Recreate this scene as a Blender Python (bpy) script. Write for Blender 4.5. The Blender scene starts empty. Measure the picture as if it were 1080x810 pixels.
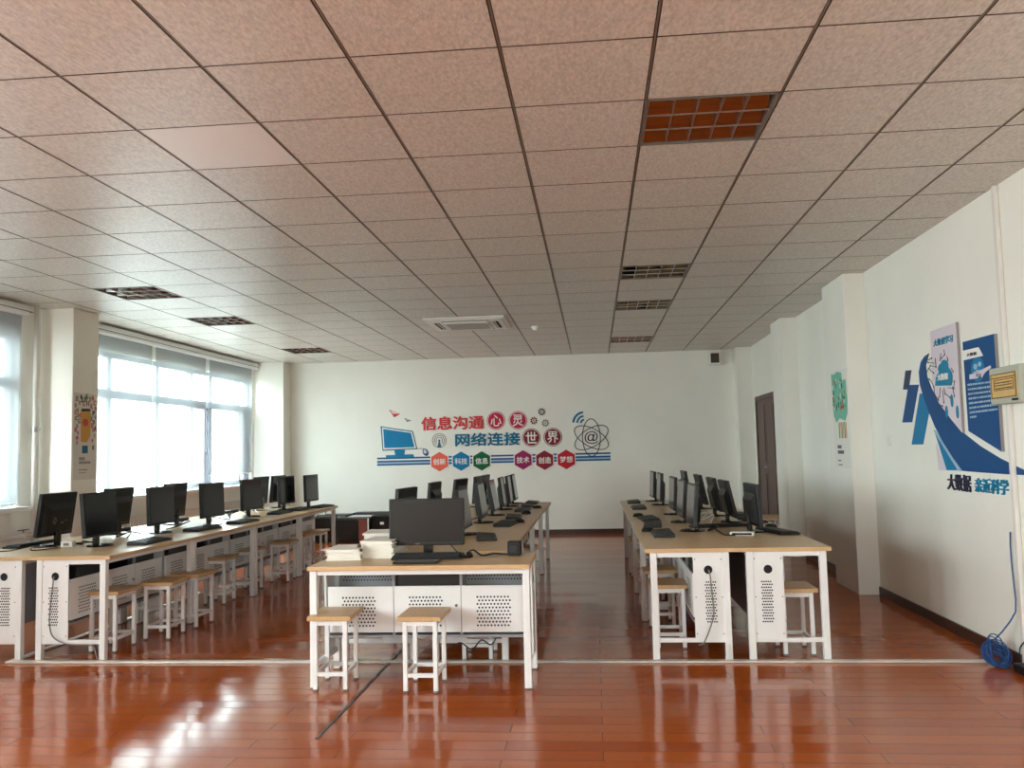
import bpy, bmesh, math, random
from mathutils import Vector, Matrix
random.seed(11)
SC = bpy.context.scene
COL = SC.collection
PI = math.pi

# ------------------------------------------------------------------ camera
FPX, YAW, PITCH, ROLL, EYE = 917.34, .0921, .0771, -.0231, 1.36
_fw = Vector((-math.sin(YAW) * math.cos(PITCH), math.cos(YAW) * math.cos(PITCH), math.sin(PITCH)))
_r0 = Vector((math.cos(YAW), math.sin(YAW), 0))
_u0 = _r0.cross(_fw)
_r = math.cos(ROLL) * _r0 + math.sin(ROLL) * _u0
_u = -math.sin(ROLL) * _r0 + math.cos(ROLL) * _u0
cd = bpy.data.cameras.new('camera')
cam = bpy.data.objects.new('camera', cd)
COL.objects.link(cam)
cd.sensor_width = 36
cd.lens = FPX / 1080 * 36
cd.clip_start = .05
M = Matrix.Identity(4)
for i in range(3):
    M[i][0], M[i][1], M[i][2] = _r[i], _u[i], -_fw[i]
M[2][3] = EYE
cam.matrix_world = M
SC.camera = cam


def ray(px, py):
    return _fw + _r * ((px - 540) / FPX) + _u * ((405 - py) / FPX)


def at_y(px, py, Y):
    d = ray(px, py)
    d = d * (Y / d.y)
    return d.x, d.z + EYE


def at_x(px, py, X):
    d = ray(px, py)
    d = d * (X / d.x)
    return d.y, d.z + EYE


# ------------------------------------------------------------------ room sizes
XR, XL, YB, YF, ZC = 2.52, -5.6, 14.3, -4.0, EYE + 1.5655
GX0, GY0, GS = .4666 * .6, 5.4208 * .6, .6


# ------------------------------------------------------------------ materials
def lin(c):
    return tuple((v / 255 / 12.92) if v / 255 <= .04045 else ((v / 255 + .055) / 1.055) ** 2.4 for v in c)


def mat(name, rgb, rough=.5, metal=0, spec=.5, noise=0, nscale=30, bump=0, bscale=200, stretch=(1, 1, 1), coat=0):
    m = bpy.data.materials.new(name)
    m.use_nodes = True
    nt = m.node_tree
    b = nt.nodes['Principled BSDF']
    b.inputs['Base Color'].default_value = (*lin(rgb), 1)
    b.inputs['Roughness'].default_value = rough
    b.inputs['Metallic'].default_value = metal
    b.inputs['Specular IOR Level'].default_value = spec
    b.inputs['Coat Weight'].default_value = coat
    if noise or bump:
        tc = nt.nodes.new('ShaderNodeTexCoord')
        mp = nt.nodes.new('ShaderNodeMapping')
        mp.inputs['Scale'].default_value = stretch
        nt.links.new(tc.outputs['Object'], mp.inputs['Vector'])
    if noise:
        n = nt.nodes.new('ShaderNodeTexNoise')
        n.inputs['Scale'].default_value = nscale
        n.inputs['Detail'].default_value = 5
        nt.links.new(mp.outputs[0], n.inputs['Vector'])
        r = nt.nodes.new('ShaderNodeValToRGB')
        r.color_ramp.elements[0].position = .3
        r.color_ramp.elements[1].position = .7
        r.color_ramp.elements[0].color = (*[max(0, v * (1 - noise)) for v in lin(rgb)], 1)
        r.color_ramp.elements[1].color = (*[min(1, v * (1 + noise)) for v in lin(rgb)], 1)
        nt.links.new(n.outputs['Fac'], r.inputs[0])
        nt.links.new(r.outputs[0], b.inputs['Base Color'])
    if bump:
        n = nt.nodes.new('ShaderNodeTexNoise')
        n.inputs['Scale'].default_value = bscale
        n.inputs['Detail'].default_value = 4
        nt.links.new(mp.outputs[0], n.inputs['Vector'])
        bp = nt.nodes.new('ShaderNodeBump')
        bp.inputs['Strength'].default_value = bump
        bp.inputs['Distance'].default_value = .002
        nt.links.new(n.outputs['Fac'], bp.inputs['Height'])
        nt.links.new(bp.outputs[0], b.inputs['Normal'])
    return m


MT = {
    'wall': mat('wall_paint', (238, 239, 231), .75, noise=.03, nscale=1.3, bump=.15, bscale=90),
    'column': mat('column_paint', (234, 234, 226), .75, noise=.03, nscale=1.5, bump=.15, bscale=90),
    'tile': mat('ceiling_tile', (206, 200, 190), .36, spec=.8, noise=.2, nscale=48, bump=.8, bscale=130, stretch=(1.6, .7, 1)),
    'tile_plain': mat('smooth_tile', (232, 232, 230), .4, spec=.9),
    'gap': mat('ceiling_groove', (92, 78, 66), .6),
    'runner': mat('ceiling_runner', (150, 136, 122), .4, metal=.3),
    'steel': mat('white_powder_coat', (232, 234, 234), .38, noise=.02, nscale=8),
    'steel_in': mat('shaded_grey_steel', (150, 152, 156), .45, noise=.02, nscale=6),  # grey darkened, puts the shade inside the cabinets into the colour
    'dark': mat('dark_hole', (16, 16, 17), .8),
    'oak': mat('oak_laminate', (201, 172, 130), .33, noise=.10, nscale=9, stretch=(14, 1, 1)),
    'edge': mat('oak_edge_band', (204, 168, 122), .4, noise=.05, nscale=9),
    'seat': mat('oak_seat', (196, 160, 112), .4, noise=.10, nscale=9, stretch=(14, 1, 1)),
    'black': mat('black_plastic', (15, 15, 16), .42, spec=.4, bump=.1, bscale=300),
    'black2': mat('black_gloss_plastic', (11, 11, 12), .22),
    'screen': mat('dark_screen', (11, 11, 12), .14, spec=.4),
    'key': mat('black_keys', (22, 22, 24), .5),
    'greyplastic': mat('grey_plastic', (112, 112, 110), .4),
    'whiteplastic': mat('white_plastic', (232, 232, 228), .4),
    'alu': mat('brushed_aluminium', (190, 190, 186), .3, metal=1),
    'mirror': mat('lamp_reflector', (166, 160, 158), .06, metal=1),
    'blade': mat('louver_aluminium', (196, 190, 184), .3, metal=.9),
    'housing': mat('lamp_housing', (120, 112, 104), .4, metal=.4),
    'pvc': mat('white_window_profile', (234, 238, 238), .4),
    'profile': mat('grey_window_profile', (138, 150, 156), .4),
    'base': mat('brown_baseboard', (62, 36, 26), .4, noise=.15, nscale=6),
    'door': mat('dark_brown_door', (78, 46, 40), .4, noise=.25, nscale=5, stretch=(6, 6, .5)),
    'doorframe': mat('dark_door_frame', (66, 40, 34), .4, noise=.15, nscale=5),
    'paper': mat('white_paper', (234, 230, 220), .8, noise=.05, nscale=40, stretch=(1, 1, 12)),
    'papertop': mat('pale_top_sheet', (236, 234, 230), .8),
    'pink': mat('pink_sheet', (232, 190, 182), .8),
    'brown': mat('brown_turned_wood', (78, 60, 46), .5),
    'redbrown': mat('red_brown_panel', (112, 46, 34), .5, noise=.2, nscale=6),
    'bluecable': mat('blue_network_cable', (18, 78, 140), .4),
    'greycable': mat('grey_cable', (120, 118, 116), .5),
    'strip': mat('pale_floor_strip', (206, 200, 190), .35, metal=.25, noise=.2, nscale=3, stretch=(1, 6, 1)),
    'darkstrip': mat('dark_floor_strip', (84, 66, 48), .4),
    'boxgrey': mat('grey_green_steel_box', (176, 180, 164), .45),
    'boxlabel': mat('tan_box_label', (206, 172, 104), .5, noise=.06, nscale=20),
    'boxink': mat('brown_label_ink', (84, 58, 32), .6),
    'pipe': mat('white_pipe_paint', (222, 220, 214), .45),
    'radiator': mat('radiator_paint', (206, 200, 190), .45),
    'speaker': mat('speaker_mesh', (62, 54, 44), .7),
    # wall art
    'red': mat('art_red', (206, 62, 66), .45, spec=.2), 'teal': mat('art_teal', (22, 108, 142), .45, spec=.2),
    'blue': mat('art_blue', (8, 122, 172), .45, spec=.2), 'deep': mat('art_deep_blue', (4, 74, 132), .45, spec=.2),
    'stripe': mat('art_stripe_blue', (38, 92, 140), .45, spec=.2), 'pale': mat('art_pale_blue', (158, 190, 214), .45, spec=.2),
    'coral': mat('art_coral', (230, 104, 82), .45, spec=.2), 'green': mat('art_green', (14, 98, 62), .45, spec=.2),
    'crim': mat('art_crimson', (190, 38, 72), .45, spec=.2), 'wine': mat('art_wine', (126, 40, 48), .45, spec=.2),
    'mag': mat('art_magenta', (150, 36, 92), .45, spec=.2), 'dred': mat('art_dark_red', (140, 34, 52), .45, spec=.2),
    'scar': mat('art_scarlet', (196, 24, 44), .45, spec=.2), 'ink': mat('art_charcoal', (52, 50, 56), .45, spec=.2),
    'artwhite': mat('art_white', (240, 238, 234), .45, spec=.2), 'navy': mat('art_navy', (40, 42, 66), .45, spec=.2),
    'slate': mat('art_slate', (48, 62, 92), .45, spec=.2), 'cyan': mat('art_cyan', (16, 128, 166), .45, spec=.2),
    'lilac': mat('art_lilac', (216, 208, 218), .5), 'grey': mat('art_grey', (120, 122, 120), .5),
    'pside': mat('panel_side_grey', (150, 146, 144), .5),
    'gold': mat('poster_amber', (206, 150, 66), .6), 'sheet': mat('poster_sheet', (214, 210, 202), .7),
    'mint': mat('poster_mint', (110, 186, 160), .6), 'postred': mat('poster_red', (196, 70, 66), .6),
    'pgreen': mat('poster_green', (60, 130, 84), .6), 'pviolet': mat('poster_violet', (168, 112, 156), .6),
    'sheet2': mat('white_poster_sheet', (226, 226, 220), .7),
}


def floor_mat():
    m = bpy.data.materials.new('red_brown_laminate')
    m.use_nodes = True
    nt = m.node_tree
    N, L = nt.nodes, nt.links
    b = N['Principled BSDF']
    tc = N.new('ShaderNodeTexCoord')
    br = N.new('ShaderNodeTexBrick')
    br.offset = .37
    br.inputs['Scale'].default_value = 1
    br.inputs['Brick Width'].default_value = 1.21
    br.inputs['Row Height'].default_value = .127
    br.inputs['Mortar Size'].default_value = .0012
    br.inputs['Mortar Smooth'].default_value = .2
    br.inputs['Color1'].default_value = (0, 0, 0, 1)
    br.inputs['Color2'].default_value = (1, 1, 1, 1)
    br.inputs['Mortar'].default_value = (.5, .5, .5, 1)
    L.new(tc.outputs['Object'], br.inputs['Vector'])
    mp = N.new('ShaderNodeMapping')
    mp.inputs['Scale'].default_value = (1.2, 22, 1)
    L.new(tc.outputs['Object'], mp.inputs['Vector'])
    n = N.new('ShaderNodeTexNoise')
    n.inputs['Scale'].default_value = 3
    n.inputs['Detail'].default_value = 6
    L.new(mp.outputs[0], n.inputs['Vector'])
    mx = N.new('ShaderNodeMath'); mx.operation = 'MULTIPLY_ADD'
    mx.inputs[1].default_value = .45
    L.new(n.outputs['Fac'], mx.inputs[0])
    m2 = N.new('ShaderNodeMath'); m2.operation = 'MULTIPLY'
    m2.inputs[1].default_value = .5
    L.new(br.outputs['Color'], m2.inputs[0])
    L.new(m2.outputs[0], mx.inputs[2])
    rp = N.new('ShaderNodeValToRGB')
    rp.color_ramp.elements[0].position = .05
    rp.color_ramp.elements[0].color = (*lin((148, 64, 20)), 1)
    rp.color_ramp.elements[1].position = .95
    rp.color_ramp.elements[1].color = (*lin((188, 96, 34)), 1)
    L.new(mx.outputs[0], rp.inputs[0])
    mix = N.new('ShaderNodeMix'); mix.data_type = 'RGBA'
    L.new(br.outputs['Fac'], mix.inputs[0])
    L.new(rp.outputs[0], mix.inputs[6])
    mix.inputs[7].default_value = (*lin((70, 34, 22)), 1)
    L.new(mix.outputs[2], b.inputs['Base Color'])
    # each plank lies a hair out of level
    sub = N.new('ShaderNodeMath'); sub.operation = 'MULTIPLY_ADD'
    sub.inputs[1].default_value = .026; sub.inputs[2].default_value = -.013
    L.new(br.outputs['Color'], sub.inputs[0])
    cx = N.new('ShaderNodeCombineXYZ')
    L.new(sub.outputs[0], cx.inputs[1]); L.new(sub.outputs[0], cx.inputs[0])
    cx.inputs[2].default_value = 1
    bp = N.new('ShaderNodeBump'); bp.invert = True
    bp.inputs['Strength'].default_value = .5; bp.inputs['Distance'].default_value = .001
    L.new(br.outputs['Fac'], bp.inputs['Height'])
    L.new(cx.outputs[0], bp.inputs['Normal'])
    L.new(bp.outputs[0], b.inputs['Normal'])
    b.inputs['Roughness'].default_value = .12
    b.inputs['Specular IOR Level'].default_value = .42
    return m


MT['floor'] = floor_mat()


def blind_mat(name, open_, glow):
    m = bpy.data.materials.new(name)
    m.use_nodes = True
    nt = m.node_tree
    N, L = nt.nodes, nt.links
    N.remove(N['Principled BSDF'])
    t = N.new('ShaderNodeBsdfTransparent'); t.inputs[0].default_value = (.9, .98, .97, 1)
    tr = N.new('ShaderNodeBsdfTranslucent'); tr.inputs[0].default_value = (glow * .9, glow, glow * 1.06, 1)
    d = N.new('ShaderNodeBsdfDiffuse'); d.inputs[0].default_value = (.88, .92, .97, 1)
    a = N.new('ShaderNodeMixShader'); a.inputs[0].default_value = .45
    L.new(tr.outputs[0], a.inputs[1]); L.new(d.outputs[0], a.inputs[2])
    c = N.new('ShaderNodeMixShader'); c.inputs[0].default_value = open_
    L.new(a.outputs[0], c.inputs[1]); L.new(t.outputs[0], c.inputs[2])
    L.new(c.outputs[0], N['Material Output'].inputs[0])
    return m


def glass_mat(name, col, gl=.06):
    m = bpy.data.materials.new(name)
    m.use_nodes = True
    nt = m.node_tree
    N, L = nt.nodes, nt.links
    N.remove(N['Principled BSDF'])
    t = N.new('ShaderNodeBsdfTransparent'); t.inputs[0].default_value = (*col, 1)
    g = N.new('ShaderNodeBsdfGlossy'); g.inputs['Roughness'].default_value = .02
    c = N.new('ShaderNodeMixShader'); c.inputs[0].default_value = gl
    L.new(t.outputs[0], c.inputs[1]); L.new(g.outputs[0], c.inputs[2])
    L.new(c.outputs[0], N['Material Output'].inputs[0])
    return m


MT['blind'] = blind_mat('blind_fabric', .30, .085)
MT['blind_dimming'] = blind_mat('dimming_blind_fabric', .085, .09)  # same cloth, made less open to dim the light on the near column
MT['glass'] = glass_mat('window_glass', (.94, .97, .97))
MT['screenmesh'] = glass_mat('insect_screen_mesh', (.36, .35, .37), .02)


# ------------------------------------------------------------------ mesh builder
class MB:
    def __init__(s):
        s.v, s.f, s.m = [], [], []
        s.X = Matrix.Identity(4)

    def add(s, vs, fs, mi=0):
        o = len(s.v)
        s.v += [s.X @ Vector(p) for p in vs]
        for f in fs:
            s.f.append([o + i for i in f]); s.m.append(mi)
        return s

    def box(s, x0, x1, y0, y1, z0, z1, mi=0, side=None):
        vs = [(x0, y0, z0), (x1, y0, z0), (x1, y1, z0), (x0, y1, z0), (x0, y0, z1), (x1, y0, z1), (x1, y1, z1), (x0, y1, z1)]
        fs = [(0, 3, 2, 1), (4, 5, 6, 7), (0, 1, 5, 4), (1, 2, 6, 5), (2, 3, 7, 6), (3, 0, 4, 7)]
        s.add(vs, fs[:2], mi)
        s.add(vs, fs[2:], mi if side is None else side)
        return s

    def tube(s, pts, r, n=8, mi=0, closed=False):
        pts = [Vector(p) for p in pts]
        rings = []
        prev = None
        for i, p in enumerate(pts):
            if closed:
                d = pts[(i + 1) % len(pts)] - pts[i - 1]
            else:
                d = pts[min(i + 1, len(pts) - 1)] - pts[max(i - 1, 0)]
            d.normalize()
            if prev is None:
                a = d.orthogonal().normalized()
            else:
                a = (prev - d * prev.dot(d))
                a = a.normalized() if a.length > 1e-6 else d.orthogonal().normalized()
            prev = a
            b = d.cross(a)
            rr = r[i] if isinstance(r, (list, tuple)) else r
            rings.append([p + (a * math.cos(t) + b * math.sin(t)) * rr for t in [2 * PI * k / n for k in range(n)]])
        vs = [q for ring in rings for q in ring]
        fs = []
        R = len(rings)
        for i in range(R if closed else R - 1):
            for k in range(n):
                j = (i + 1) % R
                fs.append((i * n + k, i * n + (k + 1) % n, j * n + (k + 1) % n, j * n + k))
        if not closed:
            fs.append(tuple(range(n))[::-1]); fs.append(tuple((R - 1) * n + k for k in range(n)))
        return s.add(vs, fs, mi)

    def lathe(s, prof, n=20, mi=0, c=(0, 0, 0)):
        vs, fs = [], []
        for r, z in prof:
            vs += [(c[0] + r * math.cos(2 * PI * k / n), c[1] + r * math.sin(2 * PI * k / n), c[2] + z) for k in range(n)]
        for i in range(len(prof) - 1):
            for k in range(n):
                fs.append((i * n + k, i * n + (k + 1) % n, (i + 1) * n + (k + 1) % n, (i + 1) * n + k))
        fs.append(tuple(range(n))[::-1]); fs.append(tuple((len(prof) - 1) * n + k for k in range(n)))
        return s.add(vs, fs, mi)

    def prism(s, frame, pts, d0, d1, mi=0, side=None):
        """outline given on a wall (u, v), from d0 to d1 off the wall; frame maps (u, v, d) to a point"""
        n = len(pts)
        vs = [frame(u, v, d1) for u, v in pts] + [frame(u, v, d0) for u, v in pts]
        s.add(vs, [tuple(range(n)), tuple(range(2 * n - 1, n - 1, -1))], mi)
        s.add(vs, [(i, i + n, (i + 1) % n + n, (i + 1) % n) for i in range(n)], mi if side is None else side)
        return s

    def build(s, name, mats, parent=None, bevel=0, smooth=False, recalc=True):
        me = bpy.data.meshes.new(name)
        me.from_pydata([tuple(p) for p in s.v], [], s.f)
        for m in (mats if isinstance(mats, (list, tuple)) else [mats]):
            me.materials.append(MT[m])
        me.polygons.foreach_set('material_index', s.m)
        if recalc:
            bm = bmesh.new(); bm.from_mesh(me)
            bmesh.ops.remove_doubles(bm, verts=bm.verts, dist=1e-6)
            bmesh.ops.recalc_face_normals(bm, faces=bm.faces)
            bm.to_mesh(me); bm.free()
        if smooth:
            me.polygons.foreach_set('use_smooth', [True] * len(me.polygons))
        me.update()
        o = bpy.data.objects.new(name, me)
        COL.objects.link(o)
        if parent: o.parent = parent
        if bevel:
            md = o.modifiers.new('soft_edges', 'BEVEL')
            md.width = bevel; md.segments = 2; md.limit_method = 'ANGLE'
        return o


def tag(o, label, cat, group=None, kind=None):
    o['label'] = label; o['category'] = cat
    if group: o['group'] = group
    if kind: o['kind'] = kind
    return o


def struct(o):
    o['kind'] = 'structure'
    return o


def empty(name, loc=(0, 0, 0), rz=0):
    o = bpy.data.objects.new(name, None)
    o.empty_display_size = .1
    COL.objects.link(o)
    o.location = loc; o.rotation_euler = (0, 0, rz)
    return o


KIDS = {}


def kids(o):
    return [c for c in COL.objects if c.parent == o]


def copy_tree(o, parent=None):
    if o.name not in KIDS: KIDS[o.name] = kids(o)
    c = o.copy(); COL.objects.link(c)
    if parent: c.parent = parent
    for ch in KIDS[o.name]: copy_tree(ch, c)
    return c


class Proto:
    """first use hands out the thing itself, later uses copies"""
    def __init__(s, root): s.root, s.used = root, False

    def put(s, loc, rz, label, cat, group=None):
        o = copy_tree(s.root) if s.used else s.root
        s.used = True
        o.location = loc; o.rotation_euler = (0, 0, rz)
        return tag(o, label, cat, group)


# ------------------------------------------------------------------ shell
struct(MB().box(XL - .4, XR + .3, YF - .3, YB + .3, -.08, 0).build('floor', 'floor'))
struct(MB().box(XR, XR + .2, YF - .2, YB + .2, 0, ZC + .1).build('wall_right', 'wall'))
struct(MB().box(XL, XR, YB, YB + .2, 0, ZC + .1).build('wall_back', 'wall'))
FILLWIN = [(.4, 1.7)]  # window added behind the camera, unseen, to light surfaces facing it
w = MB()
xs_ = [XL] + [v for q in FILLWIN for v in q] + [XR]
for i in range(0, len(xs_), 2): w.box(xs_[i], xs_[i + 1], YF - .2, YF, 0, ZC + .1)
for a, b in FILLWIN: w.box(a, b, YF - .2, YF, 0, .93); w.box(a, b, YF - .2, YF, 2.63, ZC + .1)
struct(w.build('wall_front', 'wall', recalc=False))
for k, (a, b) in enumerate(FILLWIN):
    f = MB()
    for x in (a, (a + b) / 2 - .03, b - .06): f.box(x, x + .06, YF - .12, YF - .05, .93, 2.63)
    for z in (.93, 2.1, 2.57): f.box(a, b, YF - .118, YF - .052, z, z + .06)
    fo = struct(f.build('window_%d' % (k + 4), 'pvc', recalc=False))  # added window, out of view
    MB().box(a + .03, b - .03, YF - .09, YF - .084, .96, 2.6).build('window_glass', 'glass', fo)
    MB().box(a - .04, b + .04, YF - .06, YF + .12, .895, .934).build('window_sill', 'pvc', fo, bevel=.004)
WIN = [(8.97, 13.86), (3.2, 8.02), (-3.5, 2.2)]  # last one is out of view, assumed and widened to light the room
SILL, HEAD = .93, 2.63
w = MB()
ys = [YB] + [v for a, b in WIN for v in (b, a)] + [YF]
for i in range(0, len(ys), 2):
    w.box(XL - .24, XL, ys[i + 1], ys[i], 0, ZC + .1)
for a, b in WIN:
    w.box(XL - .24, XL, a, b, 0, SILL); w.box(XL - .24, XL, a, b, HEAD, ZC + .1)
struct(w.build('wall_left', 'wall', recalc=False))
# columns standing out of the walls
for y0, y1 in ((8.19, 8.93), (10.9, 11.5)):
    struct(MB().box(2.33, XR + .02, y0, y1, 0, ZC).build('column', 'column', bevel=.006))
struct(MB().box(2.28, XR + .02, 13.98, YB + .02, 0, ZC).build('column', 'column', bevel=.006))
struct(MB().box(XL - .02, -5.25, 8.35, 8.81, 0, ZC).build('column', 'column', bevel=.006))
struct(MB().box(XL - .02, -5.09, 13.95, YB + .02, 0, ZC).build('column', 'column', bevel=.006))
struct(MB().box(XL - .02, -5.25, 2.45, 2.91, 0, ZC).build('column', 'column', bevel=.006))
# baseboards
struct(MB().box(-5.09, 2.28, YB - .015, YB + .01, 0, .075).build('baseboard_back', 'base', bevel=.002))
b = MB()
for y0, y1 in ((YF, 8.19), (8.93, 10.9), (11.5, 12.22), (13.72, 13.98)):
    b.box(XR - .015, XR + .01, y0, y1, 0, .075)
struct(b.build('baseboard_right', 'base', bevel=.002))

# ceiling: square tiles between runners, one structure
LIGHTS = [(0, 1), (0, 7), (0, 10), (0, 15), (-8, 7), (-8, 10), (-8, 15), (-8, 1)]
PLAIN = (-4, 1)
c = MB()
c.box(XL - .02, XR + .02, YF - .02, YB + .02, ZC + .094, ZC + .2, 1)
for i in range(-11, 4):
    for j in range(-13, 19):
        if (i, j) in LIGHTS: continue
        x0, x1 = GX0 + i * GS, GX0 + (i + 1) * GS
        y0, y1 = GY0 + j * GS, GY0 + (j + 1) * GS
        x0, x1, y0, y1 = max(x0 + .0085, XL), min(x1 - .0085, XR), max(y0 + .0052, YF), min(y1 - .0052, YB)
        if x1 - x0 < .01 or y1 - y0 < .01: continue
        c.box(x0, x1, y0, y1, ZC, ZC + .014, 3 if (i, j) == PLAIN else 0, 1)
for i in range(-10, 5):
    x = GX0 + i * GS
    if XL + .01 < x < XR - .01:
        c.box(x - .0032, x + .0032, YF, YB, ZC + .002, ZC + .014, 2)
struct(c.build('ceiling', ['tile', 'gap', 'runner', 'tile_plain'], recalc=False))

# windows: frame, panes, sill
for wi, (a, bb) in enumerate(WIN):
    f = MB()
    x0, x1 = XL - .12, XL - .05
    bays = 3
    if wi == 0:
        mull = [(a, a + .06), (9.66, 9.76), (10.8, 10.89), (11.80, 11.86), (12.38, 12.48), (13.44, 13.5), (bb - .06, bb)]
        narrow = [(11.86, 12.38), (13.5, bb - .06)]
    else:
        st = (bb - a) / 3
        mull = [(a, a + .06)] + [(a + k * st - .05 + q, a + k * st + .05 + q) for k in (1, 2) for q in (-.55, 0)] + [(bb - .62, bb - .56), (bb - .06, bb)]
        narrow = [(a + st - .5, a + st - .05), (a + 2 * st - .5, a + 2 * st - .05)]
    for p, q in mull: f.box(x0, x1, p, q, SILL, HEAD)
    f.box(x0 + .002, x1 - .002, a, bb, SILL, SILL + .07); f.box(x0 + .002, x1 - .002, a, bb, HEAD - .06, HEAD)
    f.box(x0 - .004, x1 + .006, a, bb, 2.09, 2.19)
    fo = struct(f.build('window_%d' % (wi + 1), 'profile', recalc=False))
    MB().box(x0 + .03, x0 + .036, a + .03, bb - .03, SILL + .03, HEAD - .03).build('window_glass', 'glass', fo)
    n = MB()
    for p, q in narrow: n.box(x0 + .05, x0 + .053, p - .01, q + .01, SILL + .05, 2.1)
    n.build('insect_screen', 'screenmesh', fo)
    h = MB()
    for p, q in narrow:
        h.box(x1, x1 + .025, p - .04, p - .02, 1.45, 1.58); h.box(x1 + .02, x1 + .035, p - .04, p - .02, 1.36, 1.48)
    h.build('window_handle', 'alu', fo, bevel=.003)
    MB().box(XL - .06, XL + .13, a - .05, bb + .04, SILL - .035, SILL + .004).build('window_sill', 'pvc', fo, bevel=.004)

# roller blinds under one head box per window
BL = [[(9.05, 10.54, .955, 'wide white roller blind beside the column with the amber poster'),
       (10.63, 12.08, .95, 'middle white roller blind of the far window'),
       (12.2, 13.78, 1.10, 'white roller blind nearest the back wall, hanging just above the sill')],
      [(6.5, 7.995, .955, 'white roller blind at the left edge of the picture'),
       (4.9, 6.42, 1.0, 'white roller blind of the near window, middle of three, beyond the frame'),
       (3.3, 4.82, 1.0, 'white roller blind of the near window, closest to the camera')]]
for wi, row in enumerate(BL):
    a, bb = WIN[wi]
    hb = MB()
    pr = [(0, 2.80), (.085, 2.80), (.1, 2.815), (.1, 2.87), (.085, 2.905), (0, 2.905)]
    hb.prism(lambda u, v, d: (XL + u, d, v), pr, a + .06 if wi == 0 else a, bb + .06 if wi == 0 else bb)
    hb.box(XL, XL + .105, a + .06, bb + .055, 2.838, 2.846, 1)
    t = hb.build('blind_head_box', ['pvc', 'greyplastic'], bevel=.003)
    tag(t, ['long white blind head box above the three far blinds', 'white blind head box above the near window'][wi], 'blind box')
    for y0, y1, zb, lab in row:
        r = empty('roller_blind', (XL + .035, (y0 + y1) / 2, zb))
        hw = (y1 - y0) / 2
        q = MB()
        q.add([(0, -hw, .02), (0, hw, .02), (0, hw, 1.82 - (zb - 1)), (0, -hw, 1.82 - (zb - 1))], [(0, 1, 2, 3)])
        q.build('blind_fabric', 'blind' if wi == 0 else 'blind_dimming', r, recalc=False)
        MB().box(-.006, .006, -hw, hw, 0, .016).build('bottom_bar', 'pvc', r, bevel=.003)
        MB().tube([(.02, hw - .03, 1.75), (.022, hw - .03, .5)], .003, 6).build('pull_chain', 'whiteplastic', r)
        tag(r, lab, 'blind', 'roller blinds on the left windows')

# door
d = MB()
DY0, DY1, DZ = 12.28, 13.62, 2.035
d.box(XR - .03, XR + .01, DY0 - .07, DY0, 0, DZ + .07); d.box(XR - .03, XR + .01, DY1, DY1 + .07, 0, DZ + .07)
d.box(XR - .03, XR + .01, DY0, DY1, DZ, DZ + .07)
do = struct(d.build('door_1', 'doorframe', bevel=.004))
m_ = (DY0 + DY1) / 2
for y0, y1 in ((DY0, m_ - .002), (m_ + .002, DY1)):
    l = MB().box(XR - .018, XR + .01, y0, y1, .01, DZ)
    for z0, z1 in ((.2, .95), (1.1, 1.95)):
        l.box(XR - .026, XR - .016, y0 + .1, y1 - .1, z0, z1)
    l.build('door_leaf', 'door', do, bevel=.004)
MB().tube([(XR - .02, m_ - .07, 1.05), (XR - .07, m_ - .07, 1.05), (XR - .07, m_ - .17, 1.05)], .009, 8).build('door_handle', 'alu', do)

# floor strips
s = MB()
s.box(-4.03, 2.36, 5.685, 5.735, 0, .014)
s.box(-4.03, -3.98, 5.735, 8.6, 0, .014)
struct(s.build('trim_1', 'strip', bevel=.004))
struct(MB().box(-1.382, -1.364, 4.2, 8.6, 0, .004).build('trim_2', 'darkstrip'))

# ------------------------------------------------------------------ ceiling fittings
def make_lamp():
    r = empty('grille_ceiling_lamp')
    h = .296
    f = MB()
    for x0, x1, y0, y1 in ((-h, h, -h, -h + .013), (-h, h, h - .013, h), (-h, -h + .013, -h, h), (h - .013, h, -h, h)):
        f.box(x0, x1, y0, y1, -.004, .075)
    f.box(-h, h, -h, h, .075, .09)
    f.build('lamp_housing', 'housing', r, recalc=False)
    for k in range(3):
        yc = (k - 1) * .183
        prof = [(yc - .09 + .18 * t / 10, .006 + .058 * (1 - abs(t - 5) / 5) ** .9) for t in range(11)]
        vs = [(-h + .013, y, z) for y, z in prof] + [(h - .013, y, z) for y, z in prof]
        m = MB().add(vs, [(i, i + 1, i + 12, i + 11) for i in range(10)])
        m.build('reflector', 'mirror', r, smooth=True, recalc=False)
        MB().tube([(-.26, yc, .056), (.26, yc, .056)], .006, 8).build('lamp_tube', 'whiteplastic', r, smooth=True)
    for k in range(4):
        x = (k - 1.5) * .11
        MB().box(x - .0015, x + .0015, -h + .013, h - .013, 0, .04).build('louver_blade', 'blade', r)
    for k in (-1, 1):
        y = k * .0915
        MB().box(-h + .013, h - .013, y - .0015, y + .0015, 0, .03).build('louver_blade', 'blade', r)
    return r


LP = Proto(make_lamp())
LL = {(0, 1): 'large unlit grille lamp in the ceiling, nearest the camera', (0, 7): 'second unlit grille lamp of the right ceiling line, above the aisle',
      (0, 10): 'third unlit grille lamp of the right ceiling line', (0, 15): 'unlit grille lamp of the right line closest to the back wall',
      (-8, 7): 'bright reflecting grille lamp near the amber poster column', (-8, 10): 'middle grille lamp of the ceiling line by the windows',
      (-8, 15): 'grille lamp by the windows closest to the back wall', (-8, 1): 'grille lamp by the windows nearest the camera, beyond the frame'}
for (i, j), lab in LL.items():
    LP.put((GX0 + (i + .5) * GS, GY0 + (j + .5) * GS, ZC), 0, lab, 'ceiling lamp', 'grille lamps in the ceiling')

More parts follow.
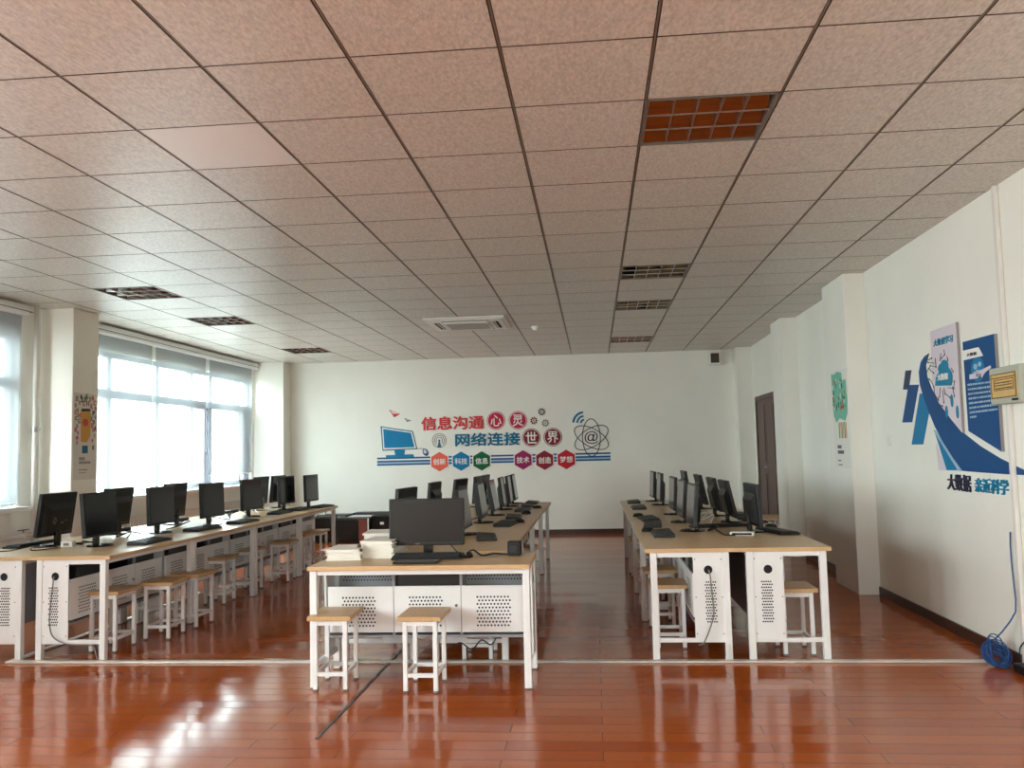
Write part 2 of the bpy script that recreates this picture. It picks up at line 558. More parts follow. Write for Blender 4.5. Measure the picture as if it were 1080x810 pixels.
r = empty('air_conditioner', (-1.46, 10.33, ZC))
p = MB()
p.prism(lambda u, v, d: (u, v, d), [(-.475, -.475), (.475, -.475), (.475, .475), (-.475, .475)], -.028, 0)
p.prism(lambda u, v, d: (u, v, d), [(-.44, -.44), (.44, -.44), (.44, .44), (-.44, .44)], -.04, -.028)
p.build('cassette_panel', 'whiteplastic', r, bevel=.006)
g = MB().box(-.26, .26, -.26, .26, -.052, -.04)
for k in range(9): g.box(-.24, .24, -.24 + k * .055, -.225 + k * .055, -.056, -.05, 1)
g.build('intake_grille', ['whiteplastic', 'pside'], r, bevel=.002)
for sx, sy in ((0, -1), (0, 1), (-1, 0), (1, 0)):
    q = MB()
    if sx == 0:
        q.box(-.27, .27, sy * .35 - .03, sy * .35 + .03, -.0405, -.036); q.box(-.26, .26, sy * .34 - .006, sy * .34 + .006, -.046, -.04, 1)
    else:
        q.box(sx * .35 - .03, sx * .35 + .03, -.27, .27, -.0405, -.036); q.box(sx * .34 - .006, sx * .34 + .006, -.26, .26, -.046, -.04, 1)
    q.build('air_slot', ['dark', 'whiteplastic'], r)
tag(r, 'square white air conditioner cassette set in the ceiling', 'air conditioner')
r = empty('smoke_detector', (-.687, 10.87, ZC))
MB().lathe([(.055, 0), (.055, -.015), (.045, -.03)], 20).build('base_ring', 'whiteplastic', r, smooth=False)
MB().lathe([(.04, -.03), (.036, -.045), (.015, -.055)], 20).build('sensor_head', 'whiteplastic', r)
tag(r, 'small round white smoke detector on the ceiling', 'smoke detector')
r = empty('wall_speaker', (1.975, YB, 2.79))
MB().box(-.09, .09, -.16, -.03, -.115, .1).build('speaker_box', 'whiteplastic', r, bevel=.008)
MB().box(-.066, .066, -.166, -.158, -.09, .066).build('speaker_grille', 'speaker', r, bevel=.003)
MB().box(-.03, .03, -.03, 0, -.05, .05).build('wall_bracket', 'alu', r)
tag(r, 'small white wall speaker with dark grille, high on the back wall', 'speaker')

# ------------------------------------------------------------------ pipes, radiators
r = empty('heating_pipe', (XL, 8.2, 0))
MB().tube([(.05, 0, .45), (.05, 0, ZC)], .022, 10).build('riser', 'pipe', r, smooth=True)
MB().tube([(.09, -4.9, .60), (.09, -.9, .64), (.09, .1, .655)], .025, 10).build('run_pipe', 'pipe', r, smooth=True)
v = MB().lathe([(.03, 0), (.034, .015), (.034, .05), (.03, .065)], 12, 0, (.09, -.2, .62)).tube([(.09, -.2, .66), (.09, -.2, .71)], .008, 8, 1)
v.box(.08, .1, -.27, -.13, .705, .715, 1)
v.build('valve', ['pipe', 'greyplastic'], r)
MB().lathe([(.03, 0), (.035, .02), (.03, .05)], 12, 0, (.05, 0, 1.66)).tube([(.05, 0, 1.69), (.11, 0, 1.69)], .009, 8).build('valve', 'alu', r)
tag(r, 'white heating pipe with valve running up beside the window column', 'pipe')
for y0, lab in ((9.3, 'ribbed radiator under the far window, nearer the amber poster column'), (12.4, 'ribbed radiator under the far window, nearer the back wall')):
    r = empty('radiator', (XL + .1, y0, 0))
    m = MB()
    for k in range(18):
        y = k * .062
        m.box(-.035, .035, y, y + .045, .16, .7)
    m.build('ribs', 'radiator', r, bevel=.01)
    m = MB().tube([(0, -.02, .67), (0, 1.14, .67)], .02, 8).tube([(0, -.02, .2), (0, 1.14, .2)], .02, 8)
    m.box(-.1, .0, .3, .33, .3, .33).box(-.1, 0, .8, .83, .3, .33)
    m.build('header_pipe', 'radiator', r)
    tag(r, lab, 'radiator', 'radiators under the far window')
r = empty('heating_run_pipe', (XL + .1, 10.5, .6))
MB().tube([(0, 0, .08), (0, .5, .085), (0, 1.0, .08), (0, 1.88, .075)], .016, 8).build('pipe', 'pipe', r, smooth=True)
MB().lathe([(.02, 0), (.026, .02), (.02, .045)], 10, 0, (0, .55, .06)).tube([(0, .55, .1), (0, .55, .13)], .006, 6).box(-.004, .004, .51, .59, .128, .136).build('valve', 'greyplastic', r)
tag(r, 'pale pipe with a small valve linking the two radiators', 'pipe')

# ------------------------------------------------------------------ desks
DL, DH = 1.334, .71


def holes(m, axis, c0, u0, u1, v0, v1, nu, nv, mi, r=.0062):
    for i in range(nu):
        for j in range(nv):
            u = u0 + (u1 - u0) * (i + (.5 if j % 2 else 0)) / nu
            v = v0 + (v1 - v0) * j / max(1, nv - 1)
            pts = [(u + r * math.cos(t * PI / 3), v + r * math.sin(t * PI / 3)) for t in range(6)]
            if axis == 'x': m.add([(c0, p, q) for p, q in pts], [tuple(range(6))], mi)
            else: m.add([(p, c0, q) for p, q in pts], [tuple(range(6))], mi)


def make_desk():
    r = empty('computer_desk')
    h = DL / 2
    MB().box(-.2925, .2925, -h + .001, h - .001, DH - .026, DH, 0, 1).build('desktop', ['oak', 'edge'], r, bevel=.002)
    for x in (-.218, .24):
        for y in (-h + .027, h - .027):
            MB().box(x - .021, x + .021, y - .021, y + .021, .006, DH - .026).box(x - .023, x + .023, y - .023, y + .023, 0, .008, 1).build('leg', ['steel', 'greyplastic'], r, bevel=.003)
    a = MB()
    for y in (-h + .027, h - .027): a.box(-.2, .22, y - .012, y + .012, DH - .056, DH - .026)
    a.box(.228, .252, -h + .05, h - .05, DH - .056, DH - .026)
    a.box(-.23, -.206, -h + .05, h - .05, DH - .056, DH - .026)
    a.build('apron', 'steel', r)
    for y in (-h + .027, h - .027):
        MB().box(-.2, .222, y - .012, y + .012, .115, .142).build('stretcher', 'steel', r, bevel=.002)
    for sgn in (-1, 1):
        y = sgn * (h - .012)
        m = MB().box(-.197, -.012, min(y, y - sgn * .01), max(y, y - sgn * .01), .142, DH - .04)
        yo = y + sgn * .0008
        hc = (-.105, .573)
        m.add([(hc[0] + .027 * math.cos(t * PI / 12), yo, hc[1] + .027 * math.sin(t * PI / 12)) for t in range(24)], [tuple(range(24))], 1)
        holes(m, 'y', yo, -.147, -.078, .245, .495, 5, 15, 1, .0058)
        for z in (.64, .40, .17):
            for x in (-.188, -.022):
                m.add([(x + .004 * math.cos(t * PI / 3), yo, z + .004 * math.sin(t * PI / 3)) for t in range(6)], [tuple(range(6))], 1)
        m.box(-.018, -.010, min(y, y - sgn * .004), max(y, y - sgn * .004), .142, DH - .04)
        m.build('end_panel', ['steel', 'dark'], r, recalc=False)
    W3 = (DL - .06) / 3
    for k in range(3):
        y0 = -h + .03 + k * W3
        m = MB().box(-.016, -.004, y0 + .003, y0 + W3 - .003, .27, .548)
        holes(m, 'x', -.0032, y0 + W3 * .24, y0 + W3 * .74, .31, .48, 10, 9, 1, .0066)
        o = m.build('cabinet_door' if k == 1 else 'front_panel', ['steel', 'dark'], r, recalc=False)
        if k == 1:
            MB().lathe([(.009, 0), (.009, .006)], 12).build('lock', 'greyplastic', o).matrix_local = Matrix.Translation((-.004, y0 + W3 - .03, .43)) @ Matrix.Rotation(PI / 2, 4, 'Y')
    for k in (1, 2):
        y = -h + .03 + k * W3
        MB().box(-.2, -.006, y - .008, y + .008, .255, DH - .056).build('divider', 'steel_in', r)
    MB().box(-.2, -.004, -h + .03, h - .03, .238, .254).build('cabinet_shelf', 'steel_in', r)
    m = MB().box(-.205, -.2, -h + .03, h - .03, .255, DH - .056)
    holes(m, 'x', -.1992, -h + .08, h - .08, .56, .645, 60, 5, 1, .0055)
    m.build('back_panel', ['steel_in', 'dark'], r, recalc=False)
    return r


DP = Proto(make_desk())
Y0 = 5.735
ORD = ['nearest the camera', 'second from the camera', 'third from the camera', 'farthest from the camera']
ROWS = {'lw': (-4.197, PI, 'oak topped desk of the row along the windows', 'desks of the window-side row'),
        'la': (-3.612, 0, 'oak topped white desk of the left block, stool side', 'desks of the left block beside the aisle'),
        'cl': (-1.44, PI, 'oak topped desk of the middle block, left half', 'desks of the middle block, left half'),
        'cr': (-.855, 0, 'oak topped desk of the middle block, right half', 'desks of the middle block, right half'),
        'rl': (.60, PI, 'oak topped white desk of the right block, aisle half', 'desks of the right block, aisle half'),
        'rr': (1.185, 0, 'oak topped white desk of the right block, wall half', 'desks of the right block, wall half')}
for k, (x, rz, lab, grp) in ROWS.items():
    for n in range(4):
        DP.put((x, Y0 + DL * (n + .5), 0), rz, lab + ', ' + ORD[n], 'desk', grp)
FD = (-1.045, 5.335)
fd = DP.put((FD[0], FD[1], 0), -PI / 2, 'front crosswise desk with white perforated cabinet and two stools before it', 'desk')
fd.scale = (1, .985, 1)

# ------------------------------------------------------------------ stools
def make_stool():
    r = empty('stool')
    MB().box(-.128, .128, -.165, .165, .404, .43, 0).build('seat', 'seat', r, bevel=.003)
    for x in (-.088, .088):
        for y in (-.128, .128):
            MB().box(x - .0125, x + .0125, y - .0125, y + .0125, .005, .404).box(x - .0135, x + .0135, y - .0135, y + .0135, 0, .012, 1).build('leg', ['steel', 'greyplastic'], r, bevel=.002)
    a = MB()
    for x in (-.088, .088): a.box(x - .01, x + .01, -.118, .118, .374, .404)
    for y in (-.128, .128): a.box(-.078, .078, y - .01, y + .01, .374, .404)
    a.build('apron', 'steel', r)
    for x in (-.088, .088): MB().box(x - .009, x + .009, -.118, .118, .085, .107).build('footrail', 'steel', r)
    for y in (-.128, .128): MB().box(-.078, .078, y - .009, y + .009, .085, .107).build('footrail', 'steel', r)
    return r


SP = Proto(make_stool())
GS_ = 'oak topped white stools at the desks'
ST = [(-1.565, 5.163, 2, 'oak topped stool before the front desk, left one of the pair'),
      (-1.022, 5.135, -1, 'oak topped stool before the front desk, under the wide screen'),
      (-3.52, 6.14, 0, 'oak topped stool under the left desks, nearest the camera'),
      (-3.34, 6.555, 2, 'second stool of the left aisle row, jutting out from the desks'),
      (-3.31, 6.985, -3, 'third stool of the left aisle row, beside the first leg pair'),
      (-3.57, 8.07, 3, 'fourth stool of the left aisle row, under the second desk'),
      (-3.58, 8.77, -2, 'fifth stool of the left aisle row, behind the second leg pair'),
      (-3.455, 9.45, 4, 'sixth stool of the left aisle row, under the third desk'),
      (-3.56, 10.3, 0, 'last stool of the left aisle row, near the far leg pair'),
      (-3.5, 10.75, 2, 'stool under the far end of the left desks'),
      (-4.33, 6.02, 0, 'stool under the window-side desk at the left picture edge'),
      (-.80, 5.9, 0, 'white stool seen beneath the cabinet of the front desk'),
      (-.74, 7.3, 2, 'stool under the right half of the middle desks, second from the front'),
      (-.72, 8.6, -3, 'stool under the right half of the middle desks, third from the front'),
      (1.285, 6.02, 0, 'stool on the wall side of the right desks, nearest the camera'),
      (1.33, 7.35, 3, 'second stool on the wall side of the right desks'),
      (.485, 6.22, 0, 'stool under the aisle side of the right desks, nearest the camera'),
      (.475, 6.95, 2, 'second stool under the aisle side of the right desks'),
      (.49, 8.1, -2, 'third stool under the aisle side of the right desks'),
      (.46, 9.3, 2, 'fourth stool under the aisle side of the right desks'),
      (1.98, 11.75, 4, 'lone stool before the brown door, left of the pair'),
      (2.3, 11.95, -3, 'lone stool before the brown door, against the wall')]
for x, y, rz, lab in ST:
    SP.put((x, y, 0), math.radians(rz), lab, 'stool', GS_)

# ------------------------------------------------------------------ monitors
def make_monitor(tilt, W=.47, H=.285, z0=.085, mark=False, top=0):
    r = empty('computer_monitor')
    T = Matrix.Translation((0, 0, z0)) @ Matrix.Rotation(math.radians(-tilt), 4, 'Y')
    m = MB(); m.X = T
    m.box(-.012, .02, -W / 2, W / 2, 0, H)
    m.build('screen_housing', 'black', r, bevel=.005)
    m = MB(); m.X = T
    m.box(.0185, .0215, -W / 2 + .014, W / 2 - .014, .02, H - .014)
    m.build('screen', 'screen', r)
    m = MB(); m.X = T
    a, b2 = W * .40, H * .62
    vs = [(-.012, -a, .02), (-.012, a, .02), (-.012, a, b2 + .05), (-.012, -a, b2 + .05), (-.042, -a * .8, .03), (-.042, a * .8, .03), (-.042, a * .8, b2), (-.042, -a * .8, b2)]
    m.add(vs, [(0, 3, 2, 1), (4, 5, 6, 7), (0, 1, 5, 4), (1, 2, 6, 5), (2, 3, 7, 6), (3, 0, 4, 7)])
    m.build('back_cover', 'black', r, bevel=.006)
    m = MB(); m.X = T
    m.box(.0215, .0225, -W / 2 + .17, -W / 2 + .2, .006, .011)
    m.build('button_strip', 'greyplastic', r)
    if mark:
        m = MB(); m.X = T
        m.add([(-.0435, .075 + .02 * math.cos(t * PI / 10), .125 + .027 * math.sin(t * PI / 10)) for t in range(20)] +
              [(-.0435, .075 + .01 * math.cos(t * PI / 10), .125 + .017 * math.sin(t * PI / 10)) for t in range(20)],
              [(t, (t + 1) % 20, 20 + (t + 1) % 20, 20 + t) for t in range(20)])
        m.build('back_mark', 'greyplastic', r)
        for y0, y1, z0_, z1_ in ((-.04, -.005, .1, .112), (-.085, -.055, .118, .124)):
            m = MB(); m.X = T
            m.box(-.044, -.043, y0, y1, z0_, z1_)
            m.build('mark_bar', 'greyplastic', r)
    MB().box(-.05, -.02, -.03, .03, .012, .16).build('stand_neck', 'black2', r, bevel=.006)
    MB().lathe([(.0, .0), (.098, 0), (.1, .004), (.09, .012), (.03, .016), (0, .016)], 28).build('stand_base', 'black2', r, smooth=False)
    return r


PR = {}
SIZE = {'L': dict(W=.45, H=.335, z0=.075), 'R': dict(W=.455, H=.315, z0=.05)}


def monitor(x, y, face, yaw, tilt, lab, group, mark=False):
    sz = 'L' if 'left desks' in group else 'R'
    key = (tilt, mark, sz)
    if key not in PR: PR[key] = Proto(make_monitor(tilt, mark=mark, **SIZE[sz]))
    return PR[key].put((x, y, DH), (0 if face > 0 else PI) + math.radians(yaw), lab, 'monitor', group)


G = 'monitors facing the aisle on the left desks'
n_ = ['nearest the camera', 'second in line', 'third in line', 'fourth in line', 'fifth in line', 'sixth in line']
for (x, y, yw, t), o in zip(((-3.78, 6.4, 0, 5), (-3.84, 7.45, 0, 2), (-3.74, 8.27, -3, 2), (-3.76, 9.3, -5, 2), (-3.76, 10.4, -3, 2), (-3.6, 10.85, -2, 2)), n_):
    monitor(x, y, 1, yw, t, 'black monitor facing the aisle on the left desks, ' + o, G)
G = 'monitors turned to the windows on the left desks'
for (x, y, yw, t, mk), lab in zip(((-4.24, 6.52, 0, 8, True), (-4.24, 7.4, 0, 8, False), (-4.2, 8.4, 0, 5, False), (-4.1, 10.4, 0, 5, False), (-4.06, 10.88, 0, 5, False)),
        ('black monitor at far left showing its back with a grey mark', 'monitor showing its back, just behind the nearest left aisle screen', 'monitor showing its back, hidden behind the second left aisle screen',
         'monitor showing its back, behind the fourth left aisle screen', 'monitor showing its back, beside the fifth left aisle screen')):
    monitor(x, y, -1, yw, t, lab, G, mk)
G = 'monitors on the right half of the middle desks'
for (x, y, yw, t), o in zip(((-1.03, 6.9, -1, 8), (-1.03, 8.0, 0, 8), (-1.02, 8.92, 0, 11), (-1.02, 9.75, 1, 7), (-1.0, 10.32, 1, 7), (-.99, 10.84, 1, 8)), n_):
    monitor(x, y, 1, yw, t, 'grey reflecting screen of the middle block facing the right aisle, ' + o, G)
G = 'monitors on the left half of the middle desks'
for (x, y, yw, t), lab in zip(((-1.6, 7.25, -8, 5), (-1.6, 8.55, -3, 5), (-1.5, 9.5, -8, 8), (-1.4, 10.3, -3, 5), (-1.38, 10.85, -3, 5)),
        ('monitor peeking over the left part of the wide front screen', 'upright monitor back peeking over the middle of the wide front screen', 'monitor back seen over the right corner of the wide front screen',
         'monitor back of the middle block, fourth from the front', 'monitor back of the middle block, nearest the back wall')):
    monitor(x, y, -1, yw, t, lab, G)
G = 'monitors facing the aisle on the right desks'
for (x, y, yw, t), o in zip(((.74, 6.93, 1, 5), (.74, 7.75, 1, 5), (.75, 8.65, 1, 3), (.73, 10.1, 1, 3), (.70, 10.85, 2, 3)), n_):
    monitor(x, y, -1, yw, t, 'pale reflecting screen on the aisle side of the right desks, ' + o, G)
G = 'monitors with dark backs on the right desks'
for (x, y, yw, t), o in zip(((1.19, 6.79, 2, 3), (1.16, 7.7, 1, 12), (1.15, 8.42, 1, 12), (1.14, 9.4, 1, 12), (1.12, 10.87, 1, 8)), n_):
    monitor(x, y, 1, yw, t, 'black monitor showing its back on the wall side of the right desks, ' + o, G)
wide = make_monitor(1, .483, .292, .07)
wide.location = (-1.072, 5.50, DH); wide.rotation_euler = (0, 0, -PI / 2 - .03)
tag(wide, 'wide black monitor facing the camera on the front desk', 'monitor')

# ------------------------------------------------------------------ keyboards, mice
def make_keyboard():
    r = empty('keyboard')
    m = MB()
    m.add([(-.075, -.22, .0), (.075, -.22, 0), (.075, .22, 0), (-.075, .22, 0), (-.075, -.22, .026), (.075, -.22, .014), (.075, .22, .014), (-.075, .22, .026)],
          [(0, 3, 2, 1), (4, 5, 6, 7), (0, 1, 5, 4), (1, 2, 6, 5), (2, 3, 7, 6), (3, 0, 4, 7)])
    m.build('keyboard_body', 'black', r, bevel=.003)
    k = MB()
    for i in range(6):
        x = -.058 + i * .022
        z = .026 - (x + .075) / .15 * .012
        for j in range(19):
            y = -.206 + j * .0218
            if i == 5 and 4 < j < 10: continue
            k.box(x - .009, x + .009, y - .009, y + .009, z - .002, z + .006)
        if i == 5: k.box(x - .009, x + .009, -.206 + 4.6 * .0218, -.206 + 9.4 * .0218, z - .002, z + .006)
    k.build('keys', 'key', r, recalc=False)
    return r


def make_mouse():
    r = empty('computer_mouse')
    m = MB()
    prof = []
    n = 16
    vs, fs = [], []
    for i, t in enumerate([0, .25, .5, .75, .93]):
        h = .034 * math.sin(t * PI / 2)
        s_ = math.cos(t * PI / 2) ** .6
        vs += [(.052 * s_ * math.cos(2 * PI * k / n), .03 * s_ * math.sin(2 * PI * k / n), h) for k in range(n)]
    for i in range(4):
        for k_ in range(n): fs.append((i * n + k_, i * n + (k_ + 1) % n, (i + 1) * n + (k_ + 1) % n, (i + 1) * n + k_))
    fs.append(tuple(range(n))[::-1]); fs.append(tuple(4 * n + k_ for k_ in range(n)))
    m.add(vs, fs)
    m.build('mouse_shell', 'black', r, smooth=True)
    MB().box(-.045, -.02, -.004, .004, .02, .031).build('scroll_wheel', 'greyplastic', r)
    return r


KP, MP = Proto(make_keyboard()), Proto(make_mouse())
KB = [(-3.50, 6.62, 2, 'keyboard before the nearest left aisle screen'), (-3.58, 7.72, -3, 'keyboard before the second left aisle screen'),
      (-3.52, 8.5, -3, 'keyboard before the third left aisle screen'), (-3.6, 9.75, 0, 'keyboard before the fourth left aisle screen'),
      (-3.62, 10.5, 0, 'keyboard before the fifth left aisle screen'), (-3.56, 11.18, -8, 'keyboard at the far end of the left desks')]
KB = KB[:4] + [(-3.56, 10.32, 0, KB[4][3]), (-3.44, 10.8, -6, KB[5][3])]
for x, y, a, lab in KB: KP.put((x, y, DH), math.radians(a), lab, 'keyboard', 'keyboards on the left desks')
for x, y, a, lab in ((-4.42, 6.5, 180, 'dark keyboard lying beside the left edge monitor with the grey mark'), (-4.4, 7.6, 178, 'keyboard by the windows behind the nearest left aisle screen'),
                     (-4.38, 8.75, 182, 'keyboard by the windows behind the second left aisle screen'), (-4.36, 10.0, 180, 'keyboard by the windows behind the fourth left aisle screen')):
    KP.put((x, y, DH), math.radians(a), lab, 'keyboard', 'keyboards along the windows')
for x, y, a, lab in ((-.83, 6.6, 8, 'keyboard right of the wide front screen, on the middle desks'), (-.80, 7.75, -4, 'keyboard before the second grey screen of the middle block'),
                     (-.80, 8.55, 4, 'keyboard before the third grey screen of the middle block'), (-.79, 9.5, 0, 'keyboard before the fourth grey screen of the middle block'),
                     (-.79, 10.25, 3, 'keyboard before the fifth grey screen of the middle block'), (-.78, 10.82, 0, 'keyboard at the far end of the middle desks')):
    KP.put((x, y, DH), math.radians(a), lab, 'keyboard', 'keyboards on the middle desks')
for x, y, a, lab in ((.49, 6.66, 180, 'keyboard before the nearest pale screen of the right desks'), (.47, 7.45, 176, 'keyboard before the second pale screen of the right desks'),
                     (.47, 8.05, 184, 'keyboard before the third pale screen of the right desks'), (.46, 9.6, 180, 'keyboard before the fourth pale screen of the right desks'),
                     (.45, 10.6, 180, 'keyboard at the far end of the right desks, aisle side')):
    KP.put((x, y, DH), math.radians(a), lab, 'keyboard', 'keyboards on the right desks, aisle side')
for x, y, a, lab in ((1.345, 6.72, 14, 'keyboard skewed on the right desk corner behind the nearest dark monitor'), (1.34, 7.75, 6, 'keyboard behind the second dark monitor of the right desks'),
                     (1.34, 8.4, 4, 'keyboard behind the third dark monitor of the right desks'), (1.33, 9.4, 0, 'keyboard behind the fourth dark monitor of the right desks'),
                     (.98, 7.25, 100, 'dark keyboard lying crosswise between the two near right monitors')):
    KP.put((x, y, DH), math.radians(a), lab, 'keyboard', 'keyboards on the right desks, wall side')
KP.put((-1.04, 5.375, DH), PI / 2 + PI + .02, 'black keyboard under the wide front screen', 'keyboard')
for x, y, a, lab in ((-.80, 5.42, 80, 'black mouse right of the wide front screen'), (-.70, 7.98, 20, 'mouse on the middle desks beside the second grey screen'),
                     (-.72, 9.05, 10, 'mouse on the middle desks beside the third grey screen'), (-.66, 9.9, 10, 'mouse on the middle desks, far part'),
                     (.40, 6.95, 10, 'mouse on the aisle edge of the right desks, nearest'), (.40, 8.45, 10, 'mouse on the aisle edge of the right desks, farther back'),
                     (1.37, 7.08, 10, 'mouse on the wall edge of the right desks')):
    MP.put((x, y, DH), math.radians(a), lab, 'mouse', 'computer mice on the desks')

# ------------------------------------------------------------------ small things on desks
def box_thing(name, loc, size, m, lab, cat, rz=0, bevel=.003):
    o = MB().box(-size[0] / 2, size[0] / 2, -size[1] / 2, size[1] / 2, 0, size[2]).build(name, m, bevel=bevel)
    o.location = loc; o.rotation_euler = (0, 0, rz)
    return tag(o, lab, cat)


r = empty('power_adapter', (-4.02, 6.37, DH), .1)
MB().box(-.045, .045, -.03, .03, 0, .045).build('adapter_body', 'whiteplastic', r, bevel=.006)
MB().box(-.02, .02, -.034, -.029, .012, .03).build('socket_face', 'greyplastic', r)
tag(r, 'small white adapter box before the nearest left aisle screen', 'adapter')
r = empty('network_switch', (1.06, 6.55, DH), -.25)
MB().box(-.085, .085, -.05, .05, 0, .026).build('switch_body', 'whiteplastic', r, bevel=.004)
MB().box(-.07, .07, -.053, -.049, .006, .02).build('port_strip', 'dark', r)
tag(r, 'white flat network box between the near right monitors', 'network box')
r = empty('cube_speaker', (-.515, 5.50, DH), -.08)
MB().box(-.04, .04, -.04, .04, 0, .088).build('speaker_body', 'black', r, bevel=.005)
MB().lathe([(.028, 0), (.024, .003)], 16).build('speaker_cone', 'key', r).matrix_local = Matrix.Translation((0, -.0405, .045)) @ Matrix.Rotation(PI / 2, 4, 'X')
tag(r, 'small black cube speaker on the front desk, right end', 'speaker')
r = empty('drawing_tablet', (-1.07, 5.17, DH), -.02)
MB().box(-.135, .135, -.06, .06, 0, .012).build('tablet_body', 'black', r, bevel=.004)
MB().box(-.12, .12, -.05, .05, .0115, .013).build('tablet_surface', 'greyplastic', r)
tag(r, 'flat grey slab lying at the edge before the front keyboard', 'tablet')


def paper_stack(loc, rz, n, th, lab, pink=False, W=.21, D=.297):
    r = empty('paper_stack', loc, rz)
    m = MB()
    z = 0
    for k in range(n):
        dx, dy, w_ = random.uniform(-.008, .008), random.uniform(-.008, .008), random.uniform(-.004, .004)
        t = th * random.uniform(.7, 1.3)
        m.box(-W / 2 + dx - w_, W / 2 + dx + w_, -D / 2 + dy, D / 2 + dy, z, z + t - .0012)
        m.box(-W / 2 + dx + .004, W / 2 + dx - .004, -D / 2 + dy + .004, D / 2 + dy - .004, z + t - .0013, z + t + .0003)
        z += t
    m.build('sheets', 'paper', r, recalc=False)
    t = MB()
    vs = []
    for i in range(7):
        for j in range(2):
            vs.append((-W / 2 + W * i / 6 + .01, (-D / 2, D / 2)[j] - .01, z + .002 + .012 * (i / 6 - .4) ** 2))
    t.add(vs, [(2 * i, 2 * i + 2, 2 * i + 3, 2 * i + 1) for i in range(6)])
    t.build('top_sheet', 'papertop', r, recalc=False)
    if pink:
        MB().box(-W / 2 - .045, -W / 2 + .05, -D / 2 + .03, -D / 2 + .2, z - .006, z - .004).build('pink_sheet', 'pink', r)
    tag(r, lab, 'paper stack', 'paper stacks by the front screen')


paper_stack((-1.575, 5.47, DH), .08, 7, .0105, 'low white paper stack with a pink sheet on the front desk', True)
paper_stack((-1.37, 5.555, DH), -.05, 12, .0095, 'tall white paper stack close beside the wide front screen')
paper_stack((-1.47, 5.93, DH), .1, 12, .0105, 'white paper stack behind, on the middle desk')
paper_stack((-1.30, 6.3, DH), -.1, 11, .0105, 'rear white paper stack on the middle desk, half behind the wide screen')
r = empty('wooden_stamp', (-1.478, 5.375, DH))
MB().lathe([(.0, 0), (.018, 0), (.018, .02), (.01, .03)], 16).build('stamp_foot', 'brown', r)
MB().lathe([(.009, .028), (.012, .04), (.02, .052), (.02, .062), (.011, .072), (.014, .082), (.01, .092), (0, .094)], 16).build('stamp_grip', 'brown', r, smooth=True)
tag(r, 'small brown knobbed stamp standing between the paper stacks', 'stamp')


def cable(name, pts, rad, m, lab, cat='cable', group=None):
    P = [Vector(p) for p in pts]
    out = []
    for i in range(len(P) - 1):
        p0, p1, p2, p3 = P[max(i - 1, 0)], P[i], P[i + 1], P[min(i + 2, len(P) - 1)]
        for k in range(6):
            t = k / 6
            out.append(.5 * ((2 * p1) + (p2 - p0) * t + (2 * p0 - 5 * p1 + 4 * p2 - p3) * t * t + (3 * p1 - p0 - 3 * p2 + p3) * t ** 3))
    out.append(P[-1])
    return tag(MB().tube(out, rad, 6).build(name, m, smooth=True), lab, cat, group)


zt = DH + .005
cable('cable', [(-.83, 5.52, zt), (-.78, 5.5, zt + .03), (-.72, 5.47, zt), (-.65, 5.5, zt + .006), (-.6, 5.52, zt), (-.555, 5.5, zt)], .006, 'black', 'thick black cable running to the cube speaker')
cable('cable', [(-.95, 5.56, DH + .09), (-.9, 5.52, DH + .04), (-.85, 5.5, zt), (-.8, 5.47, zt)], .0035, 'black', 'thin black cable from the wide front screen to its mouse')
cable('cable', [(-3.9, 6.55, zt), (-3.95, 6.45, zt + .03), (-4.0, 6.52, zt), (-4.08, 6.42, zt + .02), (-4.1, 6.6, zt), (-4.0, 6.7, zt)], .005, 'black', 'tangled black cable between the two near left monitors')
cable('cable', [(-4.43, 6.05, zt), (-4.3, 6.1, zt), (-4.2, 6.2, zt + .02), (-4.15, 6.12, zt), (-4.05, 6.2, zt), (-4.1, 6.35, zt), (-4.25, 6.3, zt), (-4.3, 6.45, zt)], .004, 'black', 'loose black cable on the desk corner at far left')
cable('cable', [(-3.9, 7.0, zt), (-3.98, 7.2, zt + .03), (-4.05, 7.1, zt), (-4.1, 7.3, zt + .03), (-4.0, 7.4, zt)], .005, 'black', 'black cable tangle behind the second left aisle screen')
cable('cable', [(-3.85, 9.75, zt), (-3.95, 9.9, zt + .04), (-3.9, 10.3, zt), (-4.05, 10.4, zt + .04), (-3.95, 10.5, zt)], .006, 'whiteplastic', 'white cable tangle by the fourth left aisle screen')
cable('cable', [(-3.7, 10.6, zt), (-3.85, 10.62, zt + .05), (-3.75, 10.7, zt), (-3.87, 10.75, zt + .05), (-3.78, 10.65, zt)], .006, 'whiteplastic', 'white cable tangle by the far end of the left desks')
cable('cable', [(1.0, 6.5, zt), (.93, 6.55, zt), (.88, 6.75, zt + .03), (.86, 6.9, zt), (.95, 7.0, zt + .02), (.9, 7.3, zt), (.98, 7.5, zt)], .006, 'black', 'black cable bundle in the middle of the right desks')
cable('cable', [(.97, 7.6, zt), (1.02, 7.8, zt + .05), (.93, 7.9, zt), (1.0, 8.1, zt + .05), (.9, 8.3, zt)], .006, 'whiteplastic', 'white cable tangle behind the second dark right monitor')
cable('cable', [(-1.13, 7.2, zt + .02), (-1.15, 7.3, zt + .12), (-1.17, 7.4, zt), (-1.14, 7.6, zt + .1), (-1.16, 7.7, zt)], .008, 'whiteplastic', 'white cable tangle beside the nearest grey middle screen')
